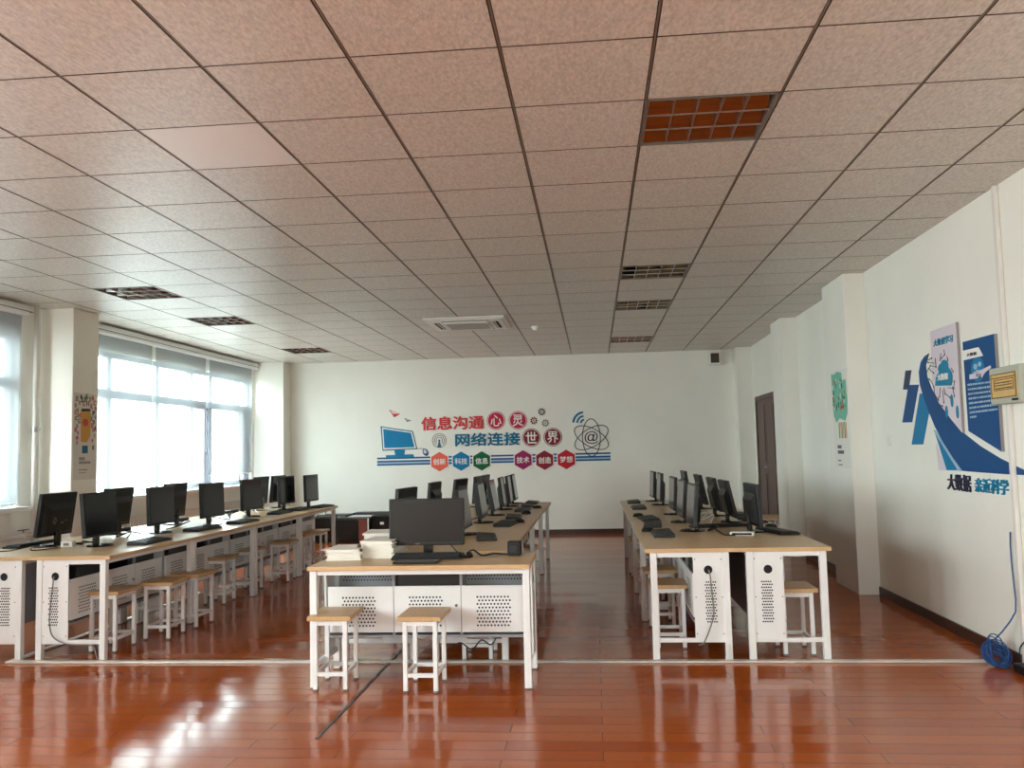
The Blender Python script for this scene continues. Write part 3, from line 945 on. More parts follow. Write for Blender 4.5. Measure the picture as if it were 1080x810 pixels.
for k, (x, y) in enumerate(((-3.95, 8.0), (-3.92, 8.95), (-4.1, 9.7), (-1.12, 8.5), (-1.12, 9.3), (.86, 8.2), (.9, 9.0), (.88, 9.8))):
    random.seed(40 + k)
    cable('cable', [(x + random.uniform(-.1, .1), y + q * .09 - .22, zt + (random.uniform(.02, .07) if q % 2 else 0)) for q in range(6)], .005, 'black',
          'black cable tangle on the ' + ('left desks behind the third aisle screen', 'left desks before the fourth aisle screen', 'left desks behind the fourth aisle screen', 'middle desks between the second and third grey screens',
          'middle desks between the third and fourth grey screens', 'right desks behind the second pale screen', 'right desks behind the third pale screen', 'right desks before the fourth pale screen')[k])
ye = Y0 - .004
cable('cable', [(.6 + .105, ye - .004, .573), (.712, ye - .02, .54), (.72, ye - .02, .42), (.725, ye - .02, .3), (.69, ye - .02, .19), (.655, ye - .02, .12), (.63, ye + .01, .1)], .0045, 'greycable', 'grey cable hanging from the cabinet hole of the right desks')
cable('cable', [(.80, ye + .03, .12), (.81, ye - .01, .08), (.795, ye - .01, .03), (.80, ye - .005, .006)], .006, 'whiteplastic', 'short white cable at the foot of the right desks')
cable('cable', [(-3.612 - .105, ye - .004, .573), (-3.712, ye - .02, .5), (-3.725, ye - .02, .38), (-3.73, ye - .02, .26), (-3.70, ye - .02, .17), (-3.6, ye - .02, .125), (-3.45, ye - .02, .118), (-3.42, ye + .0, .10), (-3.40, ye, .03), (-3.39, ye, .005)], .0045, 'greycable', 'dark cable hanging from the cabinet hole of the left desks')
cable('cable', [(-.62, 5.35, .245), (-.66, 5.36, .19), (-.72, 5.37, .215), (-.78, 5.37, .16), (-.85, 5.37, .2), (-.92, 5.37, .17), (-.97, 5.36, .245)], .0045, 'black', 'black cable sagging under the front desk cabinet')

# computer cases inside cabinets
def make_case():
    r = empty('computer_case')
    MB().box(-.2, .2, -.08, .08, 0, .37).build('case_body', 'black', r, bevel=.004)
    MB().box(.2, .208, -.075, .075, .005, .365).build('front_bezel', 'black2', r, bevel=.003)
    return r


CP = Proto(make_case())
cz = .254
GC = 'black computer cases inside desk cabinets'


def case_at(x, y, rz, lab):
    CP.put((x, y, cz), rz, lab, 'computer case', GC)


case_at(-1.045, FD[1] + .11, 0, 'black computer case inside the front desk cabinet, behind its door')
for nm, lab in (('la', 'left aisle desk'), ('rl', 'right desk aisle side')):
    x, rz = ROWS[nm][0], ROWS[nm][1]
    cx = x - .105 if rz == 0 else x + .105
    for n in range(4):
        for q, where in ((-.34, 'near half'), (.34, 'far half')):
            case_at(cx, Y0 + DL * (n + .5) + q, PI / 2, 'black computer case, %s, %s, %s cabinet' % (lab, ORD[n], where))

# ------------------------------------------------------------------ boxes by the back wall
def tower(x, y, rz, w_, d_, h_, lab, side=None, white=False):
    r = empty('computer_tower', (x, y, 0), rz)
    MB().box(-w_ / 2, w_ / 2, -d_ / 2, d_ / 2, .012, h_, 0).build('case_body', 'black', r, bevel=.006)
    MB().box(-w_ / 2 + .02, w_ / 2 - .02, -d_ / 2 - .01, -d_ / 2, .03, h_ - .02).build('front_bezel', 'black2', r, bevel=.004)
    for sx in (-1, 1):
        MB().box(sx * (w_ / 2 - .05) - .02, sx * (w_ / 2 - .05) + .02, -d_ / 2 + .02, d_ / 2 - .02, 0, .013).build('foot', 'black2', r)
    if side:
        MB().box(w_ / 2 - .16, w_ / 2 - .02, -d_ / 2 - .013, -d_ / 2 - .009, .02, h_ - .012).build('red_brown_face', 'redbrown', r)
        MB().box(w_ / 2 - .018, w_ / 2, -d_ / 2 - .014, -d_ / 2, .012, h_).build('white_edge', 'whiteplastic', r)
    if white:
        MB().box(-.04, .02, -d_ / 2 - .012, -d_ / 2 - .009, h_ - .14, h_ - .1).build('white_sticker', 'whiteplastic', r)
    return tag(r, lab, 'computer', 'old computers on the floor by the back wall')


tower(-4.27, 13.55, .05, .30, .42, .40, 'black computer tower by the back wall, leftmost of the group')
tower(-3.79, 13.5, 0, .58, .4, .375, 'black computer box with red-brown face by the back wall', side=True)
tower(-3.30, 13.62, -.04, .36, .42, .41, 'black computer tower with white sticker by the back wall', white=True)
for x, y, z, w_, lab in ((-4.1, 13.5, .40, .5, 'thin grey-black slab lying on the left tower by the back wall'), (-3.52, 13.72, .41, .62, 'long thin black slab lying on the towers by the back wall')):
    r = empty('equipment_slab', (x, y, z))
    MB().box(-w_ / 2, w_ / 2, -.15, .15, 0, .035).build('slab_body', 'black', r, bevel=.004)
    MB().box(-w_ / 2 + .03, w_ / 2 - .03, -.153, -.149, .01, .022).build('slab_front', 'greyplastic', r)
    tag(r, lab, 'device')
box_thing('white_carton', (-4.27, 13.42, .4355), (.1, .08, .05), 'whiteplastic', 'small white carton on the grey-black slab by the back wall', 'carton')

# ------------------------------------------------------------------ wall art helpers
def FB(u, v, d): return (u, YB - d, v)          # back wall
def FR(u, v, d): return (XR - d, -u, v)         # right wall, u grows towards the camera
def FC(u, v, d): return (-5.25 + d, u, v)       # left column face
def FK(u, v, d): return (2.33 - d, -u, v)       # right column face


def bk(px, py): return at_y(px, py, YB - .01)


def rt(px, py):
    y, z = at_x(px, py, XR - OFF)
    return (-y, z)


def glyphs(frame, text, box, d, t, m, name, parent, bold=.02, shear=0, skew=None):
    """lettering as solid characters fitted into box = (u0, v0, u1, v1)"""
    cu = bpy.data.curves.new('lettering', 'FONT')
    cu.body = text; cu.size = 1; cu.extrude = .001; cu.resolution_u = 3
    tmp = bpy.data.objects.new('lettering_source', cu)
    COL.objects.link(tmp)
    me = bpy.data.meshes.new_from_object(tmp.evaluated_get(bpy.context.evaluated_depsgraph_get()))
    bpy.data.objects.remove(tmp); bpy.data.curves.remove(cu)
    if bold > 0:
        bm = bmesh.new(); bm.from_mesh(me)
        src = list(bm.faces)
        for k, (du, dv) in enumerate(((bold, 0), (-bold, 0), (0, bold), (0, -bold))):
            g = bmesh.ops.duplicate(bm, geom=src)
            bmesh.ops.translate(bm, vec=(du, dv, .0001 * (k + 1)), verts=[q for q in g['geom'] if isinstance(q, bmesh.types.BMVert)])
        bm.to_mesh(me); bm.free()
    xs = [v.co.x for v in me.vertices]; ys_ = [v.co.y for v in me.vertices]
    x0, x1, y0, y1 = min(xs), max(xs), min(ys_), max(ys_)
    for v in me.vertices:
        a, b3 = (v.co.x - x0) / (x1 - x0), (v.co.y - y0) / (y1 - y0)
        if skew:
            (p00, p10, p11, p01) = skew
            u = (p00[0] * (1 - a) + p10[0] * a) * (1 - b3) + (p01[0] * (1 - a) + p11[0] * a) * b3
            w_ = (p00[1] * (1 - a) + p10[1] * a) * (1 - b3) + (p01[1] * (1 - a) + p11[1] * a) * b3
        else:
            u, w_ = box[0] + (box[2] - box[0]) * a, box[1] + (box[3] - box[1]) * b3
        v.co = Vector(frame(u, w_, d + (t + (v.co.z - .001) * 4 if v.co.z > 0 else 0)))
    me.materials.clear(); me.materials.append(MT[m])
    me.update()
    bm = bmesh.new(); bm.from_mesh(me); bmesh.ops.recalc_face_normals(bm, faces=bm.faces); bm.to_mesh(me); bm.free()
    me.name = name
    o = bpy.data.objects.new(name, me); COL.objects.link(o); o.parent = parent
    return o


def ring(c, ru, rv, n=40, a0=0, a1=2 * PI, rot=0):
    out = []
    for k in range(n):
        t = a0 + (a1 - a0) * k / (n if abs(a1 - a0 - 2 * PI) < 1e-6 else n - 1)
        x, y = ru * math.cos(t), rv * math.sin(t)
        out.append((c[0] + x * math.cos(rot) - y * math.sin(rot), c[1] + x * math.sin(rot) + y * math.cos(rot)))
    return out


def annulus(m, frame, c, r0, r1, d0, d1, mi=0, n=32, a0=0, a1=2 * PI):
    A, B = ring(c, r0, r0, n, a0, a1), ring(c, r1, r1, n, a0, a1)
    full = abs(a1 - a0 - 2 * PI) < 1e-6
    vs = [frame(*p, d1) for p in A] + [frame(*p, d1) for p in B] + [frame(*p, d0) for p in A] + [frame(*p, d0) for p in B]
    fs = []
    for k in range(n if full else n - 1):
        j = (k + 1) % n
        fs += [(k, j, n + j, n + k), (2 * n + k, 2 * n + j, j, k), (n + k, n + j, 3 * n + j, 3 * n + k)]
    m.add(vs, fs, mi)


# ------------------------------------------------------------------ slogan on the back wall
W = empty('wall_slogan', (0, 0, 0))
tag(W, 'colourful raised slogan with screen, badges and atom on the back wall', 'wall sign')


def c6(x, y): return bk(380 + x / 3.857, 420 + y / 3.857)


# stripes
m = MB()
for k, (ya, yb) in enumerate(((240, 247), (253, 260), (266, 273))):
    a, b4, c4, d4 = c6(68, ya + 2), c6(1018, ya - 20), c6(1018, yb - 20), c6(68, yb + 2)
    m.prism(FB, [d4, c4, b4, a], 0, .003, 0)
a, b4, c4, d4 = c6(68, 255), c6(1018, 233), c6(1018, 252), c6(68, 274)
m.prism(FB, [d4, c4, b4, a], 0, .0015, 1)
m.build('stripe_band', ['stripe', 'pale'], W)
# screen with stand and mouse
m = MB()
P = [c6(*p) for p in ((82, 114), (213, 133), (232, 207), (90, 214))]
m.prism(FB, P[::-1], 0, .006, 0)
P = [c6(*p) for p in ((88, 119), (210, 137), (227, 203), (94, 209))]
m.prism(FB, P[::-1], .006, .008, 1)
P = [c6(*p) for p in ((93, 125), (206, 141), (220, 199), (98, 203))]
m.prism(FB, P[::-1], .008, .010, 2)
m.build('screen_sign', ['teal', 'artwhite', 'blue'], W)
m = MB()
for P in (((138, 211), (182, 210), (178, 232), (142, 232)), ((104, 232), (215, 228), (219, 240), (104, 243))):
    m.prism(FB, [c6(*p) for p in P][::-1], .003, .009, 0)
m.build('screen_stand', 'blue', W)
m = MB()
cm = c6(265, 220)
m.prism(FB, ring(cm, .045, .065, 24, rot=.5), .003, .008, 0)
m.prism(FB, ring((cm[0] - .006, cm[1] + .01), .026, .036, 20, rot=.5), .008, .010, 1)
m.tube([FB(*c6(229, 206), .006), FB(*c6(245, 204), .006), FB(*c6(258, 207), .006)], .004, 6, 2)
m.build('mouse_sign', ['deep', 'lilac', 'ink'], W)
# paper planes
for P, mt in ((((115, 46), (162, 64), (138, 78)), 'red'), (((178, 80), (208, 90), (190, 97)), 'grey')):
    pts = [c6(*p) for p in P]
    m = MB().prism(FB, pts[::-1], 0, .004, 0)
    q = [c6(P[0][0] + 6, P[0][1] + 5), c6(P[1][0] - 4, P[1][1] - 1), c6((P[0][0] + P[2][0]) / 2 + 6, (P[0][1] + P[2][1]) / 2 + 1)]
    m.prism(FB, q[::-1], .004, .006, 1)
    m.build('paper_plane', [mt, 'sheet2'], W)
# lettering
glyphs(FB, '信息沟通', (*c6(248, 132), *c6(503, 69)), 0, .012, 'red', 'lettering', W, .028)
glyphs(FB, '网络连接', (*c6(386, 197), *c6(650, 136)), 0, .012, 'teal', 'lettering', W, .028)
# badges
for (x, y), ch, mt in (((552, 91), '心', 'crim'), ((641, 90), '灵', 'crim'), ((696, 160), '世', 'wine'), ((783, 158), '界', 'wine')):
    cc = c6(x, y)
    m = MB().prism(FB, ring(cc, .153, .153), 0, .004, 0)
    m.prism(FB, ring(cc, .143, .143), .004, .006, 1)
    m.prism(FB, ring(cc, .133, .133), .006, .009, 0)
    o = m.build('round_badge', [mt, 'artwhite'], W)
    glyphs(FB, ch, (cc[0] - .09, cc[1] - .095, cc[0] + .09, cc[1] + .095), .009, .003, 'artwhite', 'badge_character', o, .012)
for (x, y), tx, mt in (((322, 258), '创新', 'coral'), ((410, 256), '科技', 'blue'), ((494, 255), '信息', 'green'), ((662, 251), '技术', 'mag'), ((750, 252), '创造', 'dred'), ((838, 249), '梦想', 'scar')):
    cc = c6(x, y)
    hx = lambda r_: [(cc[0] + r_ * math.cos(PI / 2 + k * PI / 3), cc[1] + r_ * math.sin(PI / 2 + k * PI / 3)) for k in range(6)]
    m = MB().prism(FB, hx(.178), .003, .006, 1).prism(FB, hx(.160), .006, .011, 0)
    o = m.build('hexagon_badge', [mt, 'artwhite'], W)
    glyphs(FB, tx, (cc[0] - .105, cc[1] - .052, cc[0] + .105, cc[1] + .052), .011, .003, 'artwhite', 'badge_word', o, .018)
# gears
for (x, y), mt in (((738, 55), 'ink'), ((706, 91), 'wine'), ((753, 101), 'grey')):
    cc = c6(x, y)
    m = MB()
    annulus(m, FB, cc, .032, .048, 0, .006, 0, 28)
    annulus(m, FB, cc, .008, .017, 0, .006, 0, 16)
    for k in range(9):
        t = 2 * PI * k / 9
        du, dv = (math.cos(t), math.sin(t)), (-math.sin(t), math.cos(t))
        m.prism(FB, [(cc[0] + du[0] * r_ + dv[0] * s_, cc[1] + du[1] * r_ + dv[1] * s_) for r_, s_ in ((.046, -.009), (.066, -.006), (.066, .006), (.046, .009))], 0, .006, 0)
    m.build('gear_sign', mt, W)
# antenna
cc = c6(321, 172)
m = MB()
annulus(m, FB, cc, .112, .120, 0, .005, 1, 40)
annulus(m, FB, cc, .080, .088, 0, .005, 1, 36, -.9, PI + .9)
annulus(m, FB, cc, .050, .058, 0, .005, 1, 30, -.7, PI + .7)
m.prism(FB, ring((cc[0], cc[1] + .0), .017, .017, 16), 0, .006, 0)
m.prism(FB, [(cc[0] - .035, cc[1] - .12), (cc[0] + .035, cc[1] - .12), (cc[0] + .008, cc[1]), (cc[0] - .008, cc[1])], 0, .006, 0)
m.build('antenna_sign', ['teal', 'ink'], W)
# wifi arcs
cc = c6(912, 102)
m = MB()
for r0, r1 in ((.045, .075), (.105, .135), (.165, .2)):
    annulus(m, FB, cc, r0, r1, 0, .006, 0, 16, PI * .53, PI * .97)
m.build('signal_arcs', 'teal', W)
# atom
cc = c6(940, 160)
m = MB()
for k in range(3):
    m.tube([FB(u, v, .006) for u, v in ring(cc, .305, .145, 56, rot=PI / 2 + k * PI / 3)], .0065, 6, 0, True)
m.build('atom_orbits', 'ink', W)
glyphs(FB, '@', (cc[0] - .112, cc[1] - .105, cc[0] + .112, cc[1] + .105), 0, .008, 'ink', 'at_sign', W, -.005)

# ------------------------------------------------------------------ blue swoosh on the right wall
OFF = .006


def c7(x, y): return rt(930 + x / 3.857, 330 + y / 3.857)
def c3(x, y): return rt(940 + x / 7.714, 335 + y / 7.714)
def c4(x, y): return rt(970 + x / 7.718, 430 + y / 7.718)


S = empty('swoosh_decal', (0, 0, 0))
tag(S, 'big blue curved swoosh decal with slanted bars on the right wall', 'wall decal')
for P, mt in ((((95, 235), (118, 233), (107, 312), (85, 312)), 'slate'), (((107, 293), (148, 292), (121, 445), (82, 446)), 'deep'), (((153, 328), (172, 330), (190, 405), (166, 535), (120, 536)), 'blue')):
    MB().prism(FR, [c7(*p) for p in P][::-1], 0, .004).build('slanted_bar', mt, S)
P = [(190, 165), (172, 178), (158, 200), (150, 240), (154, 290), (170, 345), (190, 400), (215, 462), (250, 528), (288, 588), (328, 643),
     (420, 650), (500, 656), (579, 660), (660, 668), (660, 668), (579, 640), (530, 617), (480, 592), (400, 543), (330, 488), (275, 425), (228, 362), (200, 308), (182, 258), (177, 212)]
P.pop(15)
MB().prism(FR, [c7(*p) for p in P][::-1], 0, .006).build('swoosh', 'deep', S)
MB().prism(FR, [c7(*p) for p in ((211, 477), (306, 640), (263, 640))][::-1], 0, .004).build('triangle', 'blue', S)
MB().prism(FR, [c7(*p) for p in ((217, 478), (326, 643), (310, 643), (213, 484))][::-1], .003, .006).build('pale_line', 'pale', S)
MB().prism(FR, [c7(*p) for p in ((218, 530), (261, 640), (229, 640))][::-1], 0, .003).build('pale_triangle', 'lilac', S)

OFF = .02
Wp = empty('white_poster_board', (0, 0, 0))
tag(Wp, 'pale standing-off board with a blue cloud on the right wall', 'board')
P = [(197, 76), (301, 38), (327, 488), (278, 428), (232, 366), (207, 315)]
MB().prism(FR, [c7(*p) for p in P][::-1], .004, .02, 0, 1).build('board', ['lilac', 'pside'], Wp)
P = [(360, 555), (366, 490), (378, 462), (392, 445), (382, 415), (392, 385), (408, 372), (416, 350), (436, 343), (456, 352), (464, 375), (468, 408), (488, 430), (500, 470), (500, 520), (490, 552)]
MB().prism(FR, [c3(*p) for p in P][::-1], .02, .024).build('cloud', 'cyan', Wp)
for p in ((495, 676), (452, 768), (540, 768)):
    a = c3(*p)
    MB().prism(FR, ring(a, .022, .045, 20), .02, .023).build('drop', 'cyan', Wp)
sk = lambda f, q: [f(*p) for p in q]
glyphs(FR, '大数据', None, .024, .003, 'artwhite', 'cloud_word', Wp, .025, skew=sk(c3, ((384, 516), (468, 502), (466, 446), (382, 462))))
glyphs(FR, '大数据学习', None, .02, .003, 'cyan', 'board_title', Wp, .03, skew=sk(c3, ((346, 238), (502, 198), (502, 134), (346, 182))))
m = MB()
random.seed(5)
for (a, b5) in (((430, 262), (436, 300)), ((436, 300), (410, 330)), ((405, 290), (398, 345)), ((455, 315), (462, 345)), ((360, 330), (365, 400)), ((365, 400), (320, 390)), ((320, 390), (290, 440)), ((300, 410), (345, 450)),
                ((350, 370), (300, 365)), ((280, 350), (330, 330)), ((490, 410), (505, 440)), ((350, 560), (352, 620)), ((352, 620), (385, 670)), ((400, 570), (395, 640)), ((395, 640), (380, 660)), ((430, 570), (440, 620)),
                ((440, 620), (480, 650)), ((460, 570), (510, 575)), ((510, 575), (515, 520)), ((420, 590), (430, 690)), ((500, 560), (515, 640)), ((330, 520), (345, 560)), ((330, 520), (310, 500)), ((380, 700), (420, 720))):
    m.tube([FR(*c3(*a), .021), FR(*c3(*b5), .021)], .0028, 5)
    m.prism(FR, ring(c3(*b5), .006, .008, 8), .02, .023)
m.build('circuit_lines', 'ink', Wp)

OFF = .02
Bp = empty('blue_poster_board', (0, 0, 0))
tag(Bp, 'deep blue text board behind the grey electrical box on the right wall', 'board')
P = [(328, 119), (456, 85), (487, 565), (352, 480)]
MB().prism(FR, [c7(*p) for p in P][::-1], 0, .02, 0, 1).build('board', ['deep', 'pside'], Bp)
MB().prism(FR, [c3(*p) for p in ((584, 270), (712, 240), (749, 310), (590, 348))][::-1], .02, .023).build('title_plate', 'artwhite', Bp)
glyphs(FR, '大数据', None, .023, .002, 'ink', 'plate_word', Bp, .01, skew=sk(c3, ((620, 318), (700, 302), (698, 276), (618, 292))))
a = c3(705, 420)
m = MB().prism(FR, ring(a, .10, .082, 30), .02, .022, 0)
for k, (du, dv, ru, rv) in enumerate(((-.03, .02, .03, .02), (.035, .03, .025, .016), (.0, -.02, .04, .018), (-.05, -.025, .02, .014))):
    m.prism(FR, ring((a[0] + du, a[1] + dv), ru, rv, 14), .022, .023, 1)
m.build('globe_picture', ['blue', 'pale'], Bp)
m = MB().prism(FR, [c3(*p) for p in ((642, 462), (706, 452), (730, 428), (770, 410), (812, 388), (818, 408), (775, 440), (758, 462), (742, 490), (728, 468), (712, 492), (642, 502))][::-1], .023, .025, 0)
for k in range(3):
    x = 706 + k * 14
    m.tube([FR(*c3(x, 455), .025), FR(*c3(x - 6 + k, 478 + 6 * k), .025)], .004, 5, 1)
m.build('hand_picture', ['lilac', 'slate'], Bp)
m = MB()
random.seed(3)
for k in range(8):
    y = 545 + k * 38
    x = 622 + k * 3
    end = 835 + k * 4 if k < 7 else 690
    while x < end:
        w_ = random.choice((8, 10, 12))
        yy = y - (x - 620) * .13
        h2 = random.uniform(9, 12)
        m.prism(FR, [c3(*p) for p in ((x, yy + h2), (x + w_, yy + h2 - 1.5), (x + w_, yy - h2 + 4), (x, yy - h2 + 6))][::1], .02, .0215)
        x += w_ + random.choice((3, 4, 6))
m.build('text_lines', 'pale', Bp)

OFF = .008
T1 = empty('wall_lettering', (0, 0, 0))
tag(T1, 'dark and teal raised words under the swoosh on the right wall', 'wall lettering')
glyphs(FR, '大数据', None, 0, .01, 'navy', 'lettering', T1, .012, skew=sk(c4, ((226, 665), (416, 690), (408, 548), (226, 540))))
glyphs(FR, '亲近科学', None, 0, .01, 'cyan', 'lettering', T1, .012, skew=sk(c4, ((449, 685), (718, 714), (716, 588), (447, 570))))

# electrical box, trunking, switch
r = empty('electrical_box', (XR, 5.40, 1.685))
MB().box(-.085, 0, -.19, .19, -.11, .11).build('box_body', 'boxgrey', r, bevel=.006)
MB().box(-.092, -.084, -.155, .155, -.075, .07).build('box_label', 'boxlabel', r)
m = MB()
def rect(m, y0, y1, z0, z1, t):
    m.box(-.094, -.091, y0, y1, z0, z0 + t); m.box(-.094, -.091, y0, y1, z1 - t, z1)
    m.box(-.094, -.091, y0, y0 + t, z0, z1); m.box(-.094, -.091, y1 - t, y1, z0, z1)
rect(m, -.155, .155, -.075, .07, .005); rect(m, -.13, .115, -.03, .035, .004)
m.box(-.094, -.091, -.15, .15, .043, .048)
random.seed(8)
for k in range(13):
    y = .095 - k * .0165
    for z in (-.018, .0, .015): m.box(-.0935, -.091, y - .005, y + .005, z - random.uniform(.002, .005), z + .004)
m.build('label_print', 'boxink', r)
MB().box(-.09, -.083, -.16, -.09, -.098, -.085).build('box_latch', 'dark', r)
tag(r, 'grey electrical box with tan label at the right picture edge', 'electrical box')
r = empty('cable_trunking', (XR, 5.515, 0))
MB().box(-.03, 0, -.021, .021, 1.80, ZC).build('upper_duct', 'pipe', r, bevel=.008)
MB().box(-.03, 0, -.021, .021, .0, 1.58).build('lower_duct', 'pipe', r, bevel=.008)
tag(r, 'vertical white cable duct running through the grey electrical box', 'cable duct')
r = empty('light_switch', (XR, 7.72, 1.375))
MB().box(-.012, 0, -.043, .043, -.043, .043).build('switch_plate', 'whiteplastic', r, bevel=.004)
for k in (-1, 1): MB().box(-.016, -.011, k * .019 - .016, k * .019 + .016, -.03, .03).build('rocker', 'whiteplastic', r, bevel=.002)
tag(r, 'small white light switch low on the right wall', 'light switch')

# blue cable coil
random.seed(21)
r = empty('cable_coil', (2.385, 5.62, 0))
m = MB()
for k in range(14):
    rad = random.uniform(.055, .085)
    tilt, az = random.uniform(.5, 1.55), random.uniform(-1.2, 1.2)
    cz_ = rad * math.sin(tilt) + .006 + random.uniform(0, .012)
    R_ = Matrix.Rotation(az, 4, 'Z') @ Matrix.Rotation(tilt, 4, 'X')
    off = Vector((random.uniform(-.012, .012), random.uniform(-.05, .05), cz_))
    m.tube([(R_ @ Vector((rad * math.cos(t), rad * math.sin(t), .004 * math.sin(3 * t)))) + off for t in [2 * PI * q / 28 for q in range(28)]],   .0036, 6, 0, True)
m.build('cable_loops', 'bluecable', r, smooth=True)
MB().tube([(0, .0, .16), (.04, -.0, .2), (.085, -.02, .27), (.105, -.05, .33), (.11, -.05, .4), (.118, -.02, .5), (.122, -.0, .62), (.122, -.0, .72), (.122, -.01, .8)], .0045, 6).build('cable_tail', 'bluecable', r, smooth=True)
tag(r, 'bundled blue network cable on the floor against the right wall', 'cable')
r = empty('power_strip', (2.46, 5.33, 0), .05)
MB().box(-.035, .035, -.16, .16, 0, .05).build('strip_body', 'black', r, bevel=.006)
for k in range(4): MB().box(-.02, .02, -.12 + k * .07, -.08 + k * .07, .0495, .052).build('socket', 'key', r)
tag(r, 'black power strip on the floor right of the blue cable', 'power strip')
cable('cable', [(2.47, 5.5, .052), (2.48, 5.52, .13), (2.49, 5.42, .19), (2.495, 5.3, .12), (2.5, 5.2, .05)], .004, 'black', 'thin black cable looping from the blue coil to the power strip')

# ------------------------------------------------------------------ posters on columns
Q = empty('amber_poster', (0, 0, 0))
tag(Q, 'tall poster with amber shape and scattered letters on the left column', 'poster')
y0, y1 = 8.375, 8.785
MB().prism(FC, [(y0, 1.17), (y1, 1.17), (y1, 2.06), (y0, 2.06)], 0, .003).build('poster_sheet', 'sheet', Q)
MB().prism(FC, [(y0 + .13, 1.56), (y0 + .23, 1.55), (y0 + .29, 1.62), (y0 + .3, 1.85), (y0 + .27, 1.89), (y0 + .13, 1.88), (y0 + .12, 1.85)], .003, .005).build('amber_shape', 'gold', Q)
m = MB()
m.prism(FC, ring((y0 + .2, 1.76), .05, .04, 16), .005, .006, 0)
m.prism(FC, [(y0 + .12, 1.87), (y0 + .3, 1.88), (y0 + .27, 1.905), (y0 + .13, 1.9)], .005, .006, 1)
m.build('shape_marks', ['postred', 'ink'], Q)
random.seed(4)
LT = ['A', 'B', 'C', 'D', 'E', 'G', 'H', 'K', 'P', 'R', 'S', 'T', '9', '0', '8', '6']
k = 0
spots = [(.05, 1.6), (.06, 1.72), (.04, 1.8), (.06, 1.88), (.10, 1.96), (.17, 1.95), (.24, 1.96), (.31, 1.93), (.35, 1.86), (.36, 1.77), (.34, 1.69), (.37, 1.62), (.33, 1.57), (.07, 1.65), (.12, 2.02), (.22, 2.03), (.33, 2.02), (.05, 2.0), (.37, 1.97), (.06, 1.55), (.35, 1.5), (.09, 1.77), (.09, 1.83), (.32, 1.8), (.33, 1.73), (.03, 1.93), (.14, 1.99), (.28, 2.0), (.38, 1.91), (.38, 1.82), (.03, 1.68), (.07, 1.6), (.38, 1.7), (.2, 2.0), (.03, 1.86)]
for du, v in spots:
    s_ = random.uniform(.018, .03)
    glyphs(FC, LT[k % len(LT)], (y0 + du - s_ * .8, v - s_, y0 + du + s_ * .8, v + s_), .003, .002, ['postred', 'pviolet', 'ink', 'pgreen', 'postred', 'grey'][k % 6], 'poster_letter', Q, .03)
    k += 1
MB().prism(FC, [(y0 + .15, 1.44), (y0 + .25, 1.44), (y0 + .25, 1.52), (y0 + .15, 1.52)], .003, .005).build('blue_square', 'teal', Q)
m = MB()
for row, (v, n_c, hh) in enumerate(((1.385, 4, .016), (1.345, 8, .014), (1.27, 6, .006), (1.24, 5, .004))):
    for q in range(n_c):
        u = y0 + .1 + q * .026
        m.prism(FC, [(u, v - hh), (u + .019, v - hh), (u + .019, v + hh), (u, v + hh)], .003, .004)
m.build('text_lines', 'grey', Q)
Q = empty('green_poster', (0, 0, 0))
tag(Q, 'tall white poster with mint green picture on the right column', 'poster')


def ck(px, py):
    y, z = at_x(px, py, 2.33)
    return (-y, z)


def cp(x, y): return ck(865 + x / 6.75, 380 + y / 6.75)


uu = [cp(80, 85)[0], cp(198, 300)[0]]
u0, u1 = min(uu) , max(uu)
z1_, z0_ = cp(100, 88)[1], cp(200, 770)[1]
zm = cp(120, 430)[1]
MB().prism(FK, [(u0 - .01, z0_), (u1 + .01, z0_), (u1 + .01, z1_ + .01), (u0 - .01, z1_ + .01)], 0, .003).build('poster_sheet', 'sheet2', Q)
MB().prism(FK, [(u0 + .03, zm + .05), (u0 + .1, zm - .02), (u0 + .22, zm + .02), (u1 - .1, zm - .01), (u1 - .02, zm + .06), (u1, zm + .2), (u1 - .02, z1_ - .2), (u1 - .03, z1_ - .09), (u1 - .14, z1_ - .1), (u1 - .16, z1_ - .02), (u0 + .2, z1_), (u0 + .1, z1_ - .02), (u0, z1_ - .01), (u0 + .01, z1_ - .3)], .003, .005).build('mint_picture', 'mint', Q)
m = MB()
random.seed(9)
for k in range(44):
    u, v = random.uniform(u0 + .03, u1 - .03), random.uniform(zm + .1, z1_ - .08)
    s_ = random.uniform(.008, .02)
    m.prism(FK, ring((u, v), s_, s_ * random.uniform(.8, 2), 8), .005, .006, k % 4)
for k in range(6):
    u = u0 + .18 + k * .045
    m.prism(FK, [(u, zm - .17), (u + .02, zm - .17), (u + .02, zm - .02), (u, zm - .02)], .003, .005, (3, 4)[k % 2])
m.build('picture_marks', ['ink', 'sheet2', 'postred', 'pgreen', 'gold'], Q)
m = MB()
for row, (v, n_c, hh) in enumerate(((zm - .25, 4, .016), (zm - .3, 6, .016), (zm - .38, 3, .006), (zm - .42, 4, .005))):
    for q in range(n_c):
        u = u0 + .1 + q * .034
        m.prism(FK, [(u, v - hh), (u + .025, v - hh), (u + .025, v + hh), (u, v + hh)], .003, .004)
m.build('text_lines', 'ink', Q)

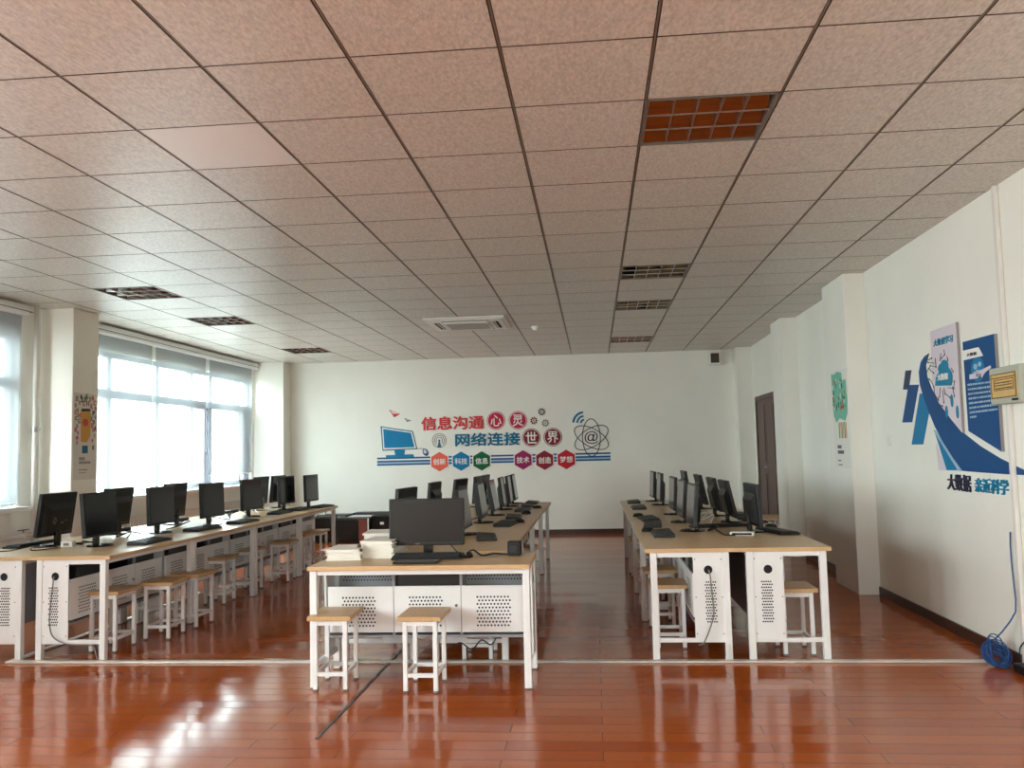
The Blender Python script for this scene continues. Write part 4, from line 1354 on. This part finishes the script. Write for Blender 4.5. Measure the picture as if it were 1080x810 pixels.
# ------------------------------------------------------------------ light
wd = bpy.data.worlds.new('overcast_sky')
SC.world = wd
wd.use_nodes = True
nt = wd.node_tree
bg = nt.nodes['Background']
tc = nt.nodes.new('ShaderNodeTexCoord')
sx = nt.nodes.new('ShaderNodeSeparateXYZ')
rp = nt.nodes.new('ShaderNodeValToRGB')
mr = nt.nodes.new('ShaderNodeMapRange')
mr.inputs['From Min'].default_value = -1; mr.inputs['From Max'].default_value = 1
nt.links.new(tc.outputs['Generated'], sx.inputs[0])
nt.links.new(sx.outputs['Z'], mr.inputs[0])
nt.links.new(mr.outputs[0], rp.inputs[0])
e = rp.color_ramp.elements
e[0].position = .35; e[0].color = (.42, .42, .40, 1)
e[1].position = .56; e[1].color = (.95, 1, 1, 1)
nt.links.new(rp.outputs[0], bg.inputs[0])
bg.inputs[1].default_value = 9.0
for a, bb in WIN:
    L = bpy.data.lights.new('window_portal', 'AREA')
    L.shape = 'RECTANGLE'; L.size = HEAD - SILL; L.size_y = bb - a
    L.cycles.is_portal = True
    o = bpy.data.objects.new('window_portal', L); COL.objects.link(o)
    o.location = (XL - .2, (a + bb) / 2, (HEAD + SILL) / 2)
    o.rotation_euler = (0, -PI / 2, 0)
for a, bb in FILLWIN:  # portal for the added window behind the camera
    L = bpy.data.lights.new('window_portal', 'AREA')
    L.shape = 'RECTANGLE'; L.size = bb - a; L.size_y = HEAD - SILL
    L.cycles.is_portal = True
    o = bpy.data.objects.new('window_portal', L); COL.objects.link(o)
    o.location = ((a + bb) / 2, YF - .16, (HEAD + SILL) / 2)
    o.rotation_euler = (PI / 2, 0, 0)

SC.view_settings.view_transform = 'Standard'
SC.view_settings.look = 'None'
SC.view_settings.gamma = 1
SC.view_settings.use_curve_mapping = False
SC.view_settings.exposure = 2.06
SC.cycles.use_denoising = True
SC.cycles.max_bounces = 10
SC.cycles.diffuse_bounces = 6
SC.cycles.transparent_max_bounces = 12
SC.cycles.sample_clamp_indirect = 8
SC.cycles.caustics_reflective = False
SC.cycles.caustics_refractive = False
